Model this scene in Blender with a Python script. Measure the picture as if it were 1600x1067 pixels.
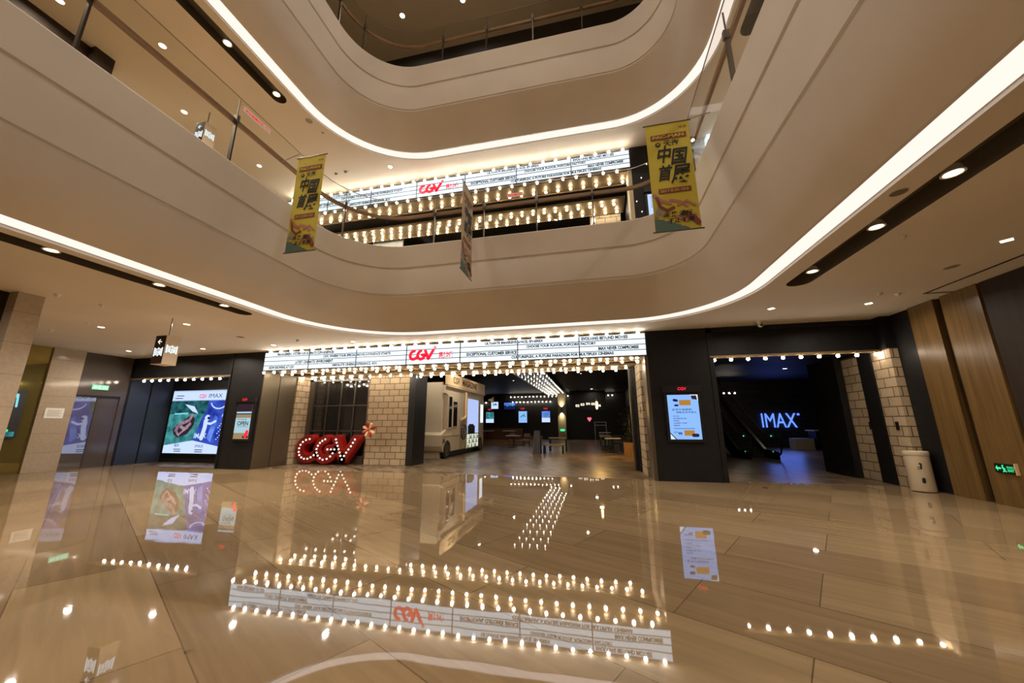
import bpy, bmesh, math, random
from mathutils import Vector, Matrix
from mathutils.geometry import delaunay_2d_cdt
random.seed(7)
for o in list(bpy.data.objects): bpy.data.objects.remove(o)
S = bpy.context.scene
C = S.collection

# ---------------------------------------------------------------- camera, world, exposure
CAM_H = 1.5
cd = bpy.data.cameras.new('camera'); cam = bpy.data.objects.new('camera', cd); C.objects.link(cam)
cd.sensor_width = 36.0; cd.lens = 12.744; cd.clip_end = 200; cd.clip_start = 0.05
A, P, RO = math.radians(12.3), math.radians(12.8), math.radians(-0.21)
cam.location = (0, 0, CAM_H)
cam.matrix_world = Matrix.Translation((0, 0, CAM_H)) @ Matrix.Rotation(A, 4, 'Z') @ Matrix.Rotation(math.pi/2+P, 4, 'X') @ Matrix.Rotation(RO, 4, 'Z')
S.camera = cam
S.view_settings.view_transform = 'Standard'; S.view_settings.look = 'None'
S.view_settings.gamma = 1.0; S.view_settings.use_curve_mapping = False
S.view_settings.exposure = 0.22
S.cycles.use_denoising = True
S.cycles.max_bounces = 8; S.cycles.diffuse_bounces = 4; S.cycles.glossy_bounces = 4
S.cycles.transparent_max_bounces = 12; S.cycles.sample_clamp_indirect = 6.0
S.cycles.caustics_reflective = False; S.cycles.caustics_refractive = False
w = bpy.data.worlds.new('world'); S.world = w; w.use_nodes = True
w.node_tree.nodes['Background'].inputs[0].default_value = (1, .82, .62, 1)
w.node_tree.nodes['Background'].inputs[1].default_value = 0.03
WARM = (1.0, 0.87, 0.73)
def area(name, loc, size, power, col=WARM, rot=(0, 0, 0), sy=None, spread=180):
    l = bpy.data.lights.new(name, 'AREA'); l.energy = power; l.color = col; l.size = size
    if sy: l.shape = 'RECTANGLE'; l.size_y = sy
    else: l.shape = 'DISK'
    l.spread = math.radians(spread)
    o = bpy.data.objects.new(name, l); o.location = loc; o.rotation_euler = rot; C.objects.link(o); return o

# levels
CEIL, UP = 4.12, 6.25
CEIL2, CEIL3 = CEIL+UP, 16.7

# ---------------------------------------------------------------- materials
MATS = {}
def mat(name, col, rough=.5, metal=0, ior=1.5, bump=None, emit=None, es=0, noise=None, spec=.5, trans=0, alpha=1, coat=0):
    m = bpy.data.materials.new(name); m.use_nodes = True; nt = m.node_tree; b = nt.nodes['Principled BSDF']
    b.inputs['Base Color'].default_value = (*col, 1); b.inputs['Roughness'].default_value = rough
    b.inputs['Metallic'].default_value = metal; b.inputs['IOR'].default_value = ior
    b.inputs['Specular IOR Level'].default_value = spec; b.inputs['Coat Weight'].default_value = coat
    b.inputs['Transmission Weight'].default_value = trans; b.inputs['Alpha'].default_value = alpha
    if emit: b.inputs['Emission Color'].default_value = (*emit, 1); b.inputs['Emission Strength'].default_value = es
    if noise:   # (scale vec, amount, detail)
        tc = nt.nodes.new('ShaderNodeTexCoord'); mp = nt.nodes.new('ShaderNodeMapping'); mp.inputs['Scale'].default_value = noise[0]
        n = nt.nodes.new('ShaderNodeTexNoise'); n.inputs['Scale'].default_value = 1; n.inputs['Detail'].default_value = noise[2]
        r = nt.nodes.new('ShaderNodeMapRange'); r.inputs[1].default_value = .3; r.inputs[2].default_value = .7
        r.inputs[3].default_value = 1-noise[1]; r.inputs[4].default_value = 1+noise[1]
        mx = nt.nodes.new('ShaderNodeVectorMath'); mx.operation = 'SCALE'; mx.inputs[0].default_value = col
        nt.links.new(tc.outputs['Object'], mp.inputs[0]); nt.links.new(mp.outputs[0], n.inputs['Vector'])
        nt.links.new(n.outputs[0], r.inputs[0]); nt.links.new(r.outputs[0], mx.inputs['Scale']); nt.links.new(mx.outputs[0], b.inputs['Base Color'])
    if bump:
        tc = nt.nodes.new('ShaderNodeTexCoord'); n = nt.nodes.new('ShaderNodeTexNoise'); n.inputs['Scale'].default_value = bump[0]
        bp = nt.nodes.new('ShaderNodeBump'); bp.inputs['Strength'].default_value = bump[1]; bp.inputs['Distance'].default_value = bump[2]
        nt.links.new(tc.outputs['Object'], n.inputs['Vector']); nt.links.new(n.outputs[0], bp.inputs['Height']); nt.links.new(bp.outputs[0], b.inputs['Normal'])
    return m
def em(name, col, s):
    m = bpy.data.materials.new(name); m.use_nodes = True; nt = m.node_tree; nt.nodes.remove(nt.nodes['Principled BSDF'])
    e = nt.nodes.new('ShaderNodeEmission'); e.inputs[0].default_value = (*col, 1); e.inputs[1].default_value = s
    nt.links.new(e.outputs[0], nt.nodes['Material Output'].inputs[0]); return m

plaster = mat('plaster', (.68, .62, .55), .75, noise=((.8, .8, .8), .05, 4))
ceilm = mat('ceiling_paint', (.72, .65, .55), .7, noise=((.5, .5, .5), .05, 4))
black = mat('black_panel', (.009, .0085, .009), .5, noise=((6, 6, 6), .25, 5), spec=.3)
blackm = mat('black_metal', (.018, .018, .019), .35, metal=.3)
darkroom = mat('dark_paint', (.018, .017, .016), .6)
bluedark = mat('blue_grey_panel', (.035, .045, .07), .35)
bronze = mat('bronze_panel', (.12, .095, .06), .38, metal=.5)
brass = mat('brass', (.26, .18, .09), .45, metal=.6)
steel = mat('steel', (.35, .32, .28), .3, metal=1)
darksteel = mat('dark_steel', (.13, .11, .09), .35, metal=.7)
railwood = mat('rail_wood', (.26, .14, .075), .4, noise=((2, 2, 40), .3, 4))
doorgrey = mat('door_paint', (.085, .068, .058), .14)
white = mat('white_paint', (.75, .72, .66), .5)
offwhite = mat('warm_white_metal', (.62, .52, .37), .5)
red = mat('red_metal', (.42, .012, .008), .35)
redface = mat('dark_red_face', (.20, .008, .006), .4)
cream = mat('cream', (.85, .62, .34), .5)
yellow = mat('yellow_fabric', (.56, .45, .045), .8)
brownink = mat('brown_ink', (.13, .05, .02), .8)
blackink = mat('black_ink', (.01, .009, .008), .8)
pinkink = mat('pink_ink', (.45, .20, .13), .8)
purpleink = mat('maroon_ink', (.22, .05, .04), .8)
tealink = mat('teal_ink', (.10, .17, .14), .8)
greyink = mat('grey_ink', (.30, .26, .20), .8)
rubber = mat('rubber', (.02, .02, .02), .7)
tan = mat('tan_wood', (.26, .15, .07), .45, noise=((3, 3, 30), .25, 4))
planter = mat('planter_wood', (.34, .17, .05), .5, noise=((8, 8, 2), .2, 4))
leaf = mat('leaf', (.03, .05, .012), .6)
darkglass = mat('dark_glass', (.012, .012, .013), .06, ior=1.7)
sockm = mat('socket', (.30, .20, .08), .4, metal=.7)
slotm = mat('slot_interior', (.10, .078, .055), .6)
goldmirror = mat('gold_mirror', (.40, .31, .10), .03, metal=.8)
def glassmat():
    m = bpy.data.materials.new('clear_glass'); m.use_nodes = True; nt = m.node_tree; nt.nodes.remove(nt.nodes['Principled BSDF'])
    t = nt.nodes.new('ShaderNodeBsdfTransparent'); t.inputs[0].default_value = (.95, .96, .94, 1)
    g = nt.nodes.new('ShaderNodeBsdfGlossy'); g.inputs['Roughness'].default_value = .01
    f = nt.nodes.new('ShaderNodeFresnel'); ge = nt.nodes.new('ShaderNodeNewGeometry'); io = nt.nodes.new('ShaderNodeMapRange'); io.inputs[3].default_value = 1.3; io.inputs[4].default_value = 1/1.3
    nt.links.new(ge.outputs['Backfacing'], io.inputs[0]); nt.links.new(io.outputs[0], f.inputs[0])   # same reflectance from both sides of the sheet
    mu = nt.nodes.new('ShaderNodeMath'); mu.operation = 'MULTIPLY'; mu.inputs[1].default_value = .45; nt.links.new(f.outputs[0], mu.inputs[0])
    mx = nt.nodes.new('ShaderNodeMixShader'); nt.links.new(mu.outputs[0], mx.inputs[0]); nt.links.new(t.outputs[0], mx.inputs[1])
    nt.links.new(g.outputs[0], mx.inputs[2]); nt.links.new(mx.outputs[0], nt.nodes['Material Output'].inputs[0]); return m
glass = glassmat()

def brickmat(name, axis, c1, c2, mortar, bw, bh, ms=.012, rough=.8, off=.5):
    m = bpy.data.materials.new(name); m.use_nodes = True; nt = m.node_tree; b = nt.nodes['Principled BSDF']; b.inputs['Roughness'].default_value = rough
    tc = nt.nodes.new('ShaderNodeTexCoord'); sp = nt.nodes.new('ShaderNodeSeparateXYZ'); cb = nt.nodes.new('ShaderNodeCombineXYZ')
    nt.links.new(tc.outputs['Object'], sp.inputs[0])
    nt.links.new(sp.outputs[axis[0]], cb.inputs[0]); nt.links.new(sp.outputs[axis[1]], cb.inputs[1])
    br = nt.nodes.new('ShaderNodeTexBrick'); br.inputs['Scale'].default_value = 1; br.inputs['Mortar Size'].default_value = ms
    br.inputs['Brick Width'].default_value = bw; br.inputs['Row Height'].default_value = bh; br.offset = off
    br.inputs['Color1'].default_value = (*c1, 1); br.inputs['Color2'].default_value = (*c2, 1); br.inputs['Mortar'].default_value = (*mortar, 1)
    br.inputs['Mortar Smooth'].default_value = .1
    nt.links.new(cb.outputs[0], br.inputs['Vector'])
    n = nt.nodes.new('ShaderNodeTexNoise'); n.inputs['Scale'].default_value = 14; n.inputs['Detail'].default_value = 5
    r = nt.nodes.new('ShaderNodeMapRange'); r.inputs[3].default_value = .8; r.inputs[4].default_value = 1.15
    nt.links.new(tc.outputs['Object'], n.inputs['Vector']); nt.links.new(n.outputs[0], r.inputs[0])
    mx = nt.nodes.new('ShaderNodeVectorMath'); mx.operation = 'SCALE'
    nt.links.new(br.outputs[0], mx.inputs[0]); nt.links.new(r.outputs[0], mx.inputs['Scale']); nt.links.new(mx.outputs[0], b.inputs['Base Color'])
    bp = nt.nodes.new('ShaderNodeBump'); bp.inputs['Strength'].default_value = .6; bp.inputs['Distance'].default_value = .01; bp.invert = True
    nt.links.new(br.outputs['Fac'], bp.inputs['Height']); nt.links.new(bp.outputs[0], b.inputs['Normal'])
    return m
BC1, BC2, BM = (.52, .40, .26), (.42, .32, .20), (.10, .065, .035)
brick_y = brickmat('brick_xz', (0, 2), BC1, BC2, BM, .43, .235)
brick_x = brickmat('brick_yz', (1, 2), BC1, BC2, BM, .43, .235)
brick_dark = brickmat('dark_brick', (0, 2), (.045, .04, .035), (.035, .03, .028), (.015, .013, .012), .43, .235)
marble_wall = brickmat('marble_cladding', (1, 2), (.42, .34, .25), (.39, .31, .22), (.22, .16, .11), 1.2, .62, .004, .12, 0)
marble_wall2 = brickmat('marble_cladding_front', (0, 2), (.42, .34, .25), (.39, .31, .22), (.22, .16, .11), 1.2, .62, .004, .12, 0)

def woodmat(name, col, sc):
    m = mat(name, col, .28, noise=(sc, .28, 6)); return m
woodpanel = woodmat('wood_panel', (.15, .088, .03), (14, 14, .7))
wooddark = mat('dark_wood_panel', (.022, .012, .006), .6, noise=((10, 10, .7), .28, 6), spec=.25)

def floormat():
    m = bpy.data.materials.new('polished_stone'); m.use_nodes = True; nt = m.node_tree; b = nt.nodes['Principled BSDF']; L = nt.links.new
    tc = nt.nodes.new('ShaderNodeTexCoord'); mp = nt.nodes.new('ShaderNodeMapping'); mp.inputs['Rotation'].default_value = (0, 0, math.radians(29))
    mp.inputs['Location'].default_value = (.35, .22, 0)
    L(tc.outputs['Object'], mp.inputs[0])
    br = nt.nodes.new('ShaderNodeTexBrick'); br.inputs['Scale'].default_value = 1; br.inputs['Brick Width'].default_value = 2.4
    br.inputs['Row Height'].default_value = .9; br.inputs['Mortar Size'].default_value = .005; br.offset = .37; br.inputs['Bias'].default_value = 0
    br.inputs['Color1'].default_value = (.39, .28, .155, 1); br.inputs['Color2'].default_value = (.27, .185, .10, 1); br.inputs['Mortar'].default_value = (.16, .10, .05, 1)
    L(mp.outputs[0], br.inputs['Vector'])
    m2 = nt.nodes.new('ShaderNodeMapping'); m2.inputs['Scale'].default_value = (.5, 7, 1); L(mp.outputs[0], m2.inputs[0])
    n = nt.nodes.new('ShaderNodeTexNoise'); n.inputs['Scale'].default_value = 1.3; n.inputs['Detail'].default_value = 8; n.inputs['Distortion'].default_value = .8
    L(m2.outputs[0], n.inputs['Vector'])
    r = nt.nodes.new('ShaderNodeMapRange'); r.inputs[1].default_value = .3; r.inputs[2].default_value = .7; r.inputs[3].default_value = .86; r.inputs[4].default_value = 1.10
    L(n.outputs[0], r.inputs[0])
    sc = nt.nodes.new('ShaderNodeVectorMath'); sc.operation = 'SCALE'; L(br.outputs[0], sc.inputs[0]); L(r.outputs[0], sc.inputs['Scale']); L(sc.outputs[0], b.inputs['Base Color'])
    b.inputs['Roughness'].default_value = .022; b.inputs['IOR'].default_value = 2.6
    n3 = nt.nodes.new('ShaderNodeTexNoise'); n3.inputs['Scale'].default_value = 1.6; n3.inputs['Detail'].default_value = 1.5; L(tc.outputs['Object'], n3.inputs['Vector'])
    bp = nt.nodes.new('ShaderNodeBump'); bp.inputs['Strength'].default_value = .35; bp.inputs['Distance'].default_value = .003
    L(n3.outputs[0], bp.inputs['Height']); L(bp.outputs[0], b.inputs['Normal'])
    return m
stone = floormat()
def patternfloor():
    m = bpy.data.materials.new('patterned_tile'); m.use_nodes = True; nt = m.node_tree; b = nt.nodes['Principled BSDF']; L = nt.links.new
    tc = nt.nodes.new('ShaderNodeTexCoord'); mp = nt.nodes.new('ShaderNodeMapping'); mp.inputs['Rotation'].default_value = (0, 0, math.radians(45))
    L(tc.outputs['Object'], mp.inputs[0])
    br = nt.nodes.new('ShaderNodeTexBrick'); br.inputs['Scale'].default_value = 1; br.inputs['Brick Width'].default_value = .45
    br.inputs['Row Height'].default_value = .15; br.inputs['Mortar Size'].default_value = .006; br.inputs['Bias'].default_value = -.1
    br.inputs['Color1'].default_value = (.30, .215, .13, 1); br.inputs['Color2'].default_value = (.045, .032, .022, 1); br.inputs['Mortar'].default_value = (.03, .02, .015, 1)
    L(mp.outputs[0], br.inputs['Vector']); L(br.outputs[0], b.inputs['Base Color']); b.inputs['Roughness'].default_value = .3
    return m
tilefloor = patternfloor()

sign_em = em('sign_white', (.80, .92, 1.0), 1.12)
bulb_em = em('bulb_glow', (1.0, .86, .68), 58)
cove_em = em('cove_glow', (1.0, .84, .75), 1.0)
down_em = em('downlight_glow', (1.0, .82, .55), 9)
red_em = em('red_glow', (1, .02, .05), 1.3)
logo_red = mat('logo_red', (.55, .003, .02), .5, emit=(.8, .01, .04), es=.75)
ink = mat('sign_ink', (.01, .015, .03), .6)
white_em = em('white_glow', (.85, .93, 1), 1.05)
whitewarm_em = em('warm_white_glow', (1, .85, .65), 1.5)
screen_blue = em('screen_pale_blue', (.26, .48, .95), .95)
screen_white = em('screen_white', (.75, .85, 1), .9)
green_em = em('exit_green', (.05, .9, .3), 1.1)
palegreen_em = em('exit_pale_green', (.35, .9, .5), 1.0)
imax_em = em('imax_blue', (.10, .22, 1.0), 1.5)
paleblue_em = em('poster_pale', (.50, .62, .98), 1.1)
def emn(name, c1, c2, s, sc):
    m = em(name, c1, s); nt = m.node_tree; e = [n for n in nt.nodes if n.type == 'EMISSION'][0]
    tc = nt.nodes.new('ShaderNodeTexCoord'); n = nt.nodes.new('ShaderNodeTexNoise'); n.inputs['Scale'].default_value = sc; n.inputs['Detail'].default_value = 5
    r = nt.nodes.new('ShaderNodeValToRGB'); r.color_ramp.elements[0].position = .35; r.color_ramp.elements[1].position = .68
    r.color_ramp.elements[0].color = (*c1, 1); r.color_ramp.elements[1].color = (*c2, 1)
    nt.links.new(tc.outputs['Object'], n.inputs['Vector']); nt.links.new(n.outputs[0], r.inputs[0]); nt.links.new(r.outputs[0], e.inputs[0]); return m
teal_em = emn('poster_teal', (.015, .12, .14), (.08, .36, .36), .9, 3.5)
darkteal_em = emn('poster_dark_teal', (.004, .035, .045), (.03, .16, .18), .9, 4)
navy_em = em('poster_navy', (.01, .015, .10), .8)
deepblue_em = emn('poster_deep_blue', (.012, .025, .26), (.05, .10, .55), 1.0, 2.2)
midblue_em = emn('poster_blue', (.05, .12, .6), (.16, .3, .85), 1.0, 2.5)
skin_em = emn('poster_skin', (.20, .12, .17), (.42, .30, .36), .9, 6)
brown_em = em('poster_brown', (.04, .02, .03), .8)
cyan_em = em('poster_cyan', (.25, .75, .85), .9)
beige_em = em('poster_beige', (.38, .28, .14), .8)
greyblue_em = em('poster_light', (.40, .60, .68), .9)
orange_em = em('poster_orange', (.5, .24, .04), .8)
violet_em = em('poster_violet', (.35, .3, .8), .9)

# ---------------------------------------------------------------- geometry helpers
class MB:
    def __init__(s): s.v = []; s.f = []; s.m = []; s.sm = []
    def add(s, vs, fs, mi=0, smooth=False):
        b = len(s.v); s.v += [tuple(v) for v in vs]
        for f in fs: s.f.append([b+i for i in f]); s.m.append(mi); s.sm.append(smooth)
        return s
    def box(s, x0, x1, y0, y1, z0, z1, mi=0):
        return s.add([(x0, y0, z0), (x1, y0, z0), (x1, y1, z0), (x0, y1, z0), (x0, y0, z1), (x1, y0, z1), (x1, y1, z1), (x0, y1, z1)],
                     [(0, 3, 2, 1), (4, 5, 6, 7), (0, 1, 5, 4), (1, 2, 6, 5), (2, 3, 7, 6), (3, 0, 4, 7)], mi)
    def tube(s, pts, r, n=10, mi=0, caps=True):
        pts = [Vector(p) for p in pts]; rs = r if isinstance(r, (list, tuple)) else [r]*len(pts); rings = []
        up = None
        for i, p in enumerate(pts):
            d = (pts[min(i+1, len(pts)-1)]-pts[max(i-1, 0)]).normalized()
            if up is None: up = Vector((0, 0, 1)) if abs(d.z) < .9 else Vector((1, 0, 0))
            a = d.cross(up).normalized(); b = a.cross(d).normalized(); up = b
            rings.append([p+(a*math.cos(2*math.pi*k/n)+b*math.sin(2*math.pi*k/n))*rs[i] for k in range(n)])
        vs = [q for ring in rings for q in ring]; fs = []
        for i in range(len(pts)-1):
            for k in range(n): k2 = (k+1) % n; fs.append((i*n+k, i*n+k2, (i+1)*n+k2, (i+1)*n+k))
        s.add(vs, fs, mi, True)
        if caps: s.add(rings[0], [list(range(n))], mi); s.add(rings[-1], [list(range(n))[::-1]], mi)
        return s
    def lathe(s, prof, c=(0, 0, 0), n=24, mi=0, frame=None):
        vs = []; fs = []
        for (r, z) in prof:
            for k in range(n):
                a = 2*math.pi*k/n; p = (r*math.cos(a), r*math.sin(a), z)
                vs.append(frame @ Vector(p) if frame else (c[0]+p[0], c[1]+p[1], c[2]+p[2]))
        for i in range(len(prof)-1):
            for k in range(n): k2 = (k+1) % n; fs.append((i*n+k, i*n+k2, (i+1)*n+k2, (i+1)*n+k))
        return s.add(vs, fs, mi, True)
    def ball(s, c, r, n=10, mi=0, sz=1.0):
        return s.lathe([(max(r*math.sin(math.pi*i/n), 1e-4), -r*sz*math.cos(math.pi*i/n)) for i in range(n+1)], c, n+4, mi)
    def prism(s, poly, fr, d0, d1, mi=0):   # polygon in a wall frame, from depth d0 to d1 along the normal
        n = len(poly); vs = [fr(u, v, d0) for u, v in poly]+[fr(u, v, d1) for u, v in poly]
        fs = [list(range(n))[::-1], list(range(n, 2*n))]+[(k, (k+1) % n, n+(k+1) % n, n+k) for k in range(n)]
        return s.add(vs, fs, mi)
    def rect(s, fr, u0, u1, v0, v1, d0, d1, mi=0): return s.prism([(u0, v0), (u1, v0), (u1, v1), (u0, v1)], fr, d0, d1, mi)

def frame(origin, u, v=(0, 0, 1)):
    o, u, v = Vector(origin), Vector(u).normalized(), Vector(v).normalized(); n = u.cross(v)
    f = lambda a, b, c=0: o+u*a+v*b+n*c
    f.M = Matrix((( u.x, v.x, n.x, o.x), (u.y, v.y, n.y, o.y), (u.z, v.z, n.z, o.z), (0, 0, 0, 1)))
    return f
FRONT = lambda y, x=0, z=0: frame((x, y, z), (1, 0, 0))          # faces the camera
RIGHTW = lambda x, y=0, z=0: frame((x, y, z), (0, -1, 0))        # faces -x
LEFTW = lambda x, y=0, z=0: frame((x, y, z), (0, 1, 0))          # faces +x

def obj(name, mb, m, parent=None, sharp=35):
    me = bpy.data.meshes.new(name); me.from_pydata([tuple(v) for v in mb.v], [], mb.f)
    for mm in (m if isinstance(m, (list, tuple)) else [m]): me.materials.append(mm)
    for i, p in enumerate(me.polygons): p.material_index = mb.m[i]; p.use_smooth = mb.sm[i]
    bm = bmesh.new(); bm.from_mesh(me); bmesh.ops.recalc_face_normals(bm, faces=bm.faces); bm.to_mesh(me); bm.free()
    me.update()
    if any(mb.sm): me.set_sharp_from_angle(angle=math.radians(sharp))
    o = bpy.data.objects.new(name, me); C.objects.link(o)
    if parent: attach(o, parent)
    return o
def attach(o, p):
    o.parent = p
    if p.type == 'EMPTY': o.matrix_parent_inverse = Matrix.Translation(-p.location)
def thing(name, label, cat, loc=(0, 0, 0), group=None):
    o = bpy.data.objects.new(name, None); o.empty_display_size = .1; o.location = loc; C.objects.link(o)
    o['label'] = label; o['category'] = cat
    if group: o['group'] = group
    return o
def tag(o, label, cat, group=None):
    o['label'] = label; o['category'] = cat
    if group: o['group'] = group
    return o
def struct(name, mb, m, sharp=35):
    o = obj(name, mb, m, None, sharp); o['kind'] = 'structure'; return o
def dup(root, loc, label=None):
    r = root.copy(); C.objects.link(r); r.location = loc
    if label: r['label'] = label
    for ch in list(root.children):
        c = ch.copy(); C.objects.link(c); c.parent = r
        for g in ch.children:
            d = g.copy(); C.objects.link(d); d.parent = c
    return r
_tc = {}
def textmesh(body, bold=0.0):
    k = (body, bold)
    if k in _tc: return _tc[k]
    cu = bpy.data.curves.new('t', 'FONT'); cu.body = body; cu.size = 1; cu.offset = bold; cu.resolution_u = 3
    o = bpy.data.objects.new('t', cu); C.objects.link(o); dg = bpy.context.evaluated_depsgraph_get()
    me = bpy.data.meshes.new_from_object(o.evaluated_get(dg))
    vs = [v.co.copy() for v in me.vertices]; fs = [list(p.vertices) for p in me.polygons]
    bpy.data.objects.remove(o); bpy.data.curves.remove(cu); bpy.data.meshes.remove(me)
    _tc[k] = (vs, fs); return vs, fs
def text(mb, body, fr, u, v, h, w=None, d=.004, bold=0, mi=0, asp=.8, shear=0, thick=None):
    """letters of height h with their lower left corner at (u, v) in the wall frame, w wide"""
    vs, fs = textmesh(body, bold)
    if not vs: return 0
    x0 = min(p.x for p in vs); x1 = max(p.x for p in vs); y0 = min(p.y for p in vs); y1 = max(p.y for p in vs)
    sy = h/(y1-y0); sx = (w/(x1-x0)) if w else sy*asp
    P_ = [((p.x-x0)*sx+(p.y-y0)*sy*shear+u, (p.y-y0)*sy+v) for p in vs]
    mb.add([fr(a, b, d) for a, b in P_], fs, mi)
    if thick:
        cnt = {}
        for f in fs:
            for a, b in zip(f, f[1:]+f[:1]): cnt[(a, b)] = 1
        mb.add([fr(a, b, d-thick) for a, b in P_], [f[::-1] for f in fs], mi)
        sides = [(a, b) for (a, b) in cnt if (b, a) not in cnt]; n = len(P_)
        mb.add([fr(a, b, d) for a, b in P_]+[fr(a, b, d-thick) for a, b in P_], [(a, b, b+n, a+n) for a, b in sides], mi)
    return (x1-x0)*sx
def stroke(pts, w, n=8):
    """outline of a thick round-ended line"""
    P_ = [Vector(p) for p in pts]; L, R = [], []
    for i, p in enumerate(P_):
        d = (P_[min(i+1, len(P_)-1)]-P_[max(i-1, 0)]).normalized(); nn = Vector((-d.y, d.x))
        k = 1
        if 0 < i < len(P_)-1:
            d1 = (P_[i]-P_[i-1]).normalized(); c = max(.35, Vector((-d1.y, d1.x)).dot(nn)); k = 1/c
        L.append(p+nn*w/2*k); R.append(p-nn*w/2*k)
    def cap(c, a, b):
        r = (a-c); ang = math.atan2(r.y, r.x); return [c+Vector((math.cos(ang-math.pi*k/n), math.sin(ang-math.pi*k/n)))*w/2 for k in range(1, n)]
    return [tuple(q) for q in L+cap(P_[-1], L[-1], R[-1])+R[::-1]+cap(P_[0], R[0], L[0])]

# ---------------------------------------------------------------- void outline (rounded rectangle seen in plan)
def outline(d, df, seg=20):
    x0, x1, y0, y1 = -7.68+d, 3.45-d, -13+d, 9.93-df
    pts = []
    def arc(cx, cy, r, a0, a1):
        for k in range(seg+1):
            a = math.radians(a0+(a1-a0)*k/seg); pts.append((cx+r*math.cos(a), cy+r*math.sin(a)))
    rl, rr, rb = 2.85-d, 2.45-d, 2.6-d
    arc(x1-rr, y1-rr, rr, 0, 90); arc(x0+rl, y1-rl, rl, 90, 180); arc(x0+rb, y0+rb, rb, 180, 270); arc(x1-rb, y0+rb, rb, 270, 360)
    # subdivide the straights
    out = []; n = len(pts)
    for i, p in enumerate(pts):
        q = pts[(i+1) % n]; out.append(p)
        if i % (seg+1) == seg:
            for k in range(1, 8): out.append((p[0]+(q[0]-p[0])*k/8, p[1]+(q[1]-p[1])*k/8))
    return out
def ringmesh(rows, mi=0, mb=None):
    mb = mb or MB(); rings = [[(x, y, z) for x, y in outline(d, df)] for d, df, z in rows]; n = len(rings[0])
    vs = [p for r in rings for p in r]; fs = []
    for i in range(len(rows)-1):
        for k in range(n): k2 = (k+1) % n; fs.append((i*n+k, i*n+k2, (i+1)*n+k2, (i+1)*n+k))
    return mb.add(vs, fs, mi, True)
def holed(name, outer, holes, z, m):
    # Delaunay triangulation of all loops, keeping the triangles between outer border and holes
    pts = []; edges = []
    for loop in [outer]+holes:
        b = len(pts); n = len(loop); pts += [Vector((p[0], p[1])) for p in loop]; edges += [(b+i, b+(i+1) % n) for i in range(n)]
    vs, _, fs, _, _, _ = delaunay_2d_cdt(pts, edges, [], 0, 1e-5)
    def inside(x, y, lp):
        c = False
        for i in range(len(lp)):
            (x1, y1), (x2, y2) = lp[i][:2], lp[i-1][:2]
            if (y1 > y) != (y2 > y) and x < (x2-x1)*(y-y1)/(y2-y1)+x1: c = not c
        return c
    keep = []
    for f in fs:
        cx = sum(vs[i].x for i in f)/3; cy = sum(vs[i].y for i in f)/3
        if inside(cx, cy, outer) and not any(inside(cx, cy, h) for h in holes): keep.append(list(f)[::-1])
    me = bpy.data.meshes.new(name); me.from_pydata([(v.x, v.y, z) for v in vs], [], keep); me.materials.append(m)
    o = bpy.data.objects.new(name, me); C.objects.link(o); o['kind'] = 'structure'; return o
def stadium(x0, x1, y0, y1, n=8):
    r = (x1-x0)/2; cx = (x0+x1)/2
    return [(cx+r*math.cos(math.pi*k/n), y1-r+r*math.sin(math.pi*k/n)) for k in range(n+1)]+[(cx+r*math.cos(math.pi+math.pi*k/n), y0+r+r*math.sin(math.pi+math.pi*k/n)) for k in range(n+1)]

# ---------------------------------------------------------------- floors and ceilings
XL, XR, YB = -18.2, 7.4, -15
struct('floor', MB().box(XL-.3, XR+.3, YB, 11.1, -.1, 0), stone)
struct('floor', MB().box(XL-.3, 16, 11.1, 46, -.1, 0), tilefloor)
OUT1 = [(XL-.3, YB), (XR+.3, YB), (XR+.3, 11.0), (XL-.3, 11.0)]
slotsR = stadium(3.78, 4.2, -9, 7.75); slotsL = stadium(-8.28, -7.9, -9, 6.95)
def slot_box(st, z, nm):
    mb = MB(); n = len(st); mb.add([(x, y, z) for x, y in st]+[(x, y, z+.25) for x, y in st], [(k, (k+1) % n, n+(k+1) % n, n+k) for k in range(n)], 0, True)
    mb.add([(x, y, z+.25) for x, y in st], [list(range(n))], 0); struct(nm, mb, slotm)
for lv in (0, 1):
    z = CEIL+UP*lv
    holed('ceiling', OUT1, [outline(0, 0), slotsR, slotsL], z, ceilm)
    slot_box(slotsR, z, 'trim_%d' % (1+4*lv)); slot_box(slotsL, z, 'trim_%d' % (2+4*lv))
    struct('trim_%d' % (3+4*lv), ringmesh([(0, 0, z), (0, 0, z+.045), (.015, .015, z+.045)]), white)
    cv = obj('cove_light', ringmesh([(.015, .015, z+.045), (.15, .14, z+.075), (.27, .26, z+.07)]), cove_em)
    tag(cv, ['continuous glowing cove strip around the lower ceiling edge', 'continuous glowing cove strip around the upper floor ceiling edge'][lv], 'cove light')
    g = .035
    rows = [(.27, .26, z+.07), (.33, .30, z+.06), (.60, .42, z+.22), (.70, .50, z+.30), (.80, .62, z+.42), (.93, .92, z+.66), (1.01, 1.14, z+.86),
            (1.01+g, 1.14+g, z+.87), (1.02+g, 1.16+g, z+.93), (1.02, 1.15, z+.94),
            (1.09, 1.24, z+1.25), (1.15, 1.30, z+1.60), (1.15+g, 1.30+g, z+1.61), (1.155+g, 1.31+g, z+1.67), (1.155, 1.31, z+1.68),
            (1.20, 1.40, z+2.0), (1.23, 1.47, z+2.23), (1.22, 1.46, z+2.25), (1.02, 1.26, z+2.25)]
    # grooves cut back into the face, away from the void
    rows = [(d-2*g if i in (7, 8, 12, 13) else d, f-2*g if i in (7, 8, 12, 13) else f, zz) for i, (d, f, zz) in enumerate(rows)]
    struct('trim_%d' % (4+4*lv), ringmesh(rows), plaster, 25)
    holed('floor', OUT1, [outline(1.02, 1.26)], z+2.2, stone)
holed('ceiling', [(XL-.3, YB), (XR+.3, YB), (XR+.3, 11.5), (XL-.3, 11.5)], [], CEIL3, ceilm)
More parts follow.
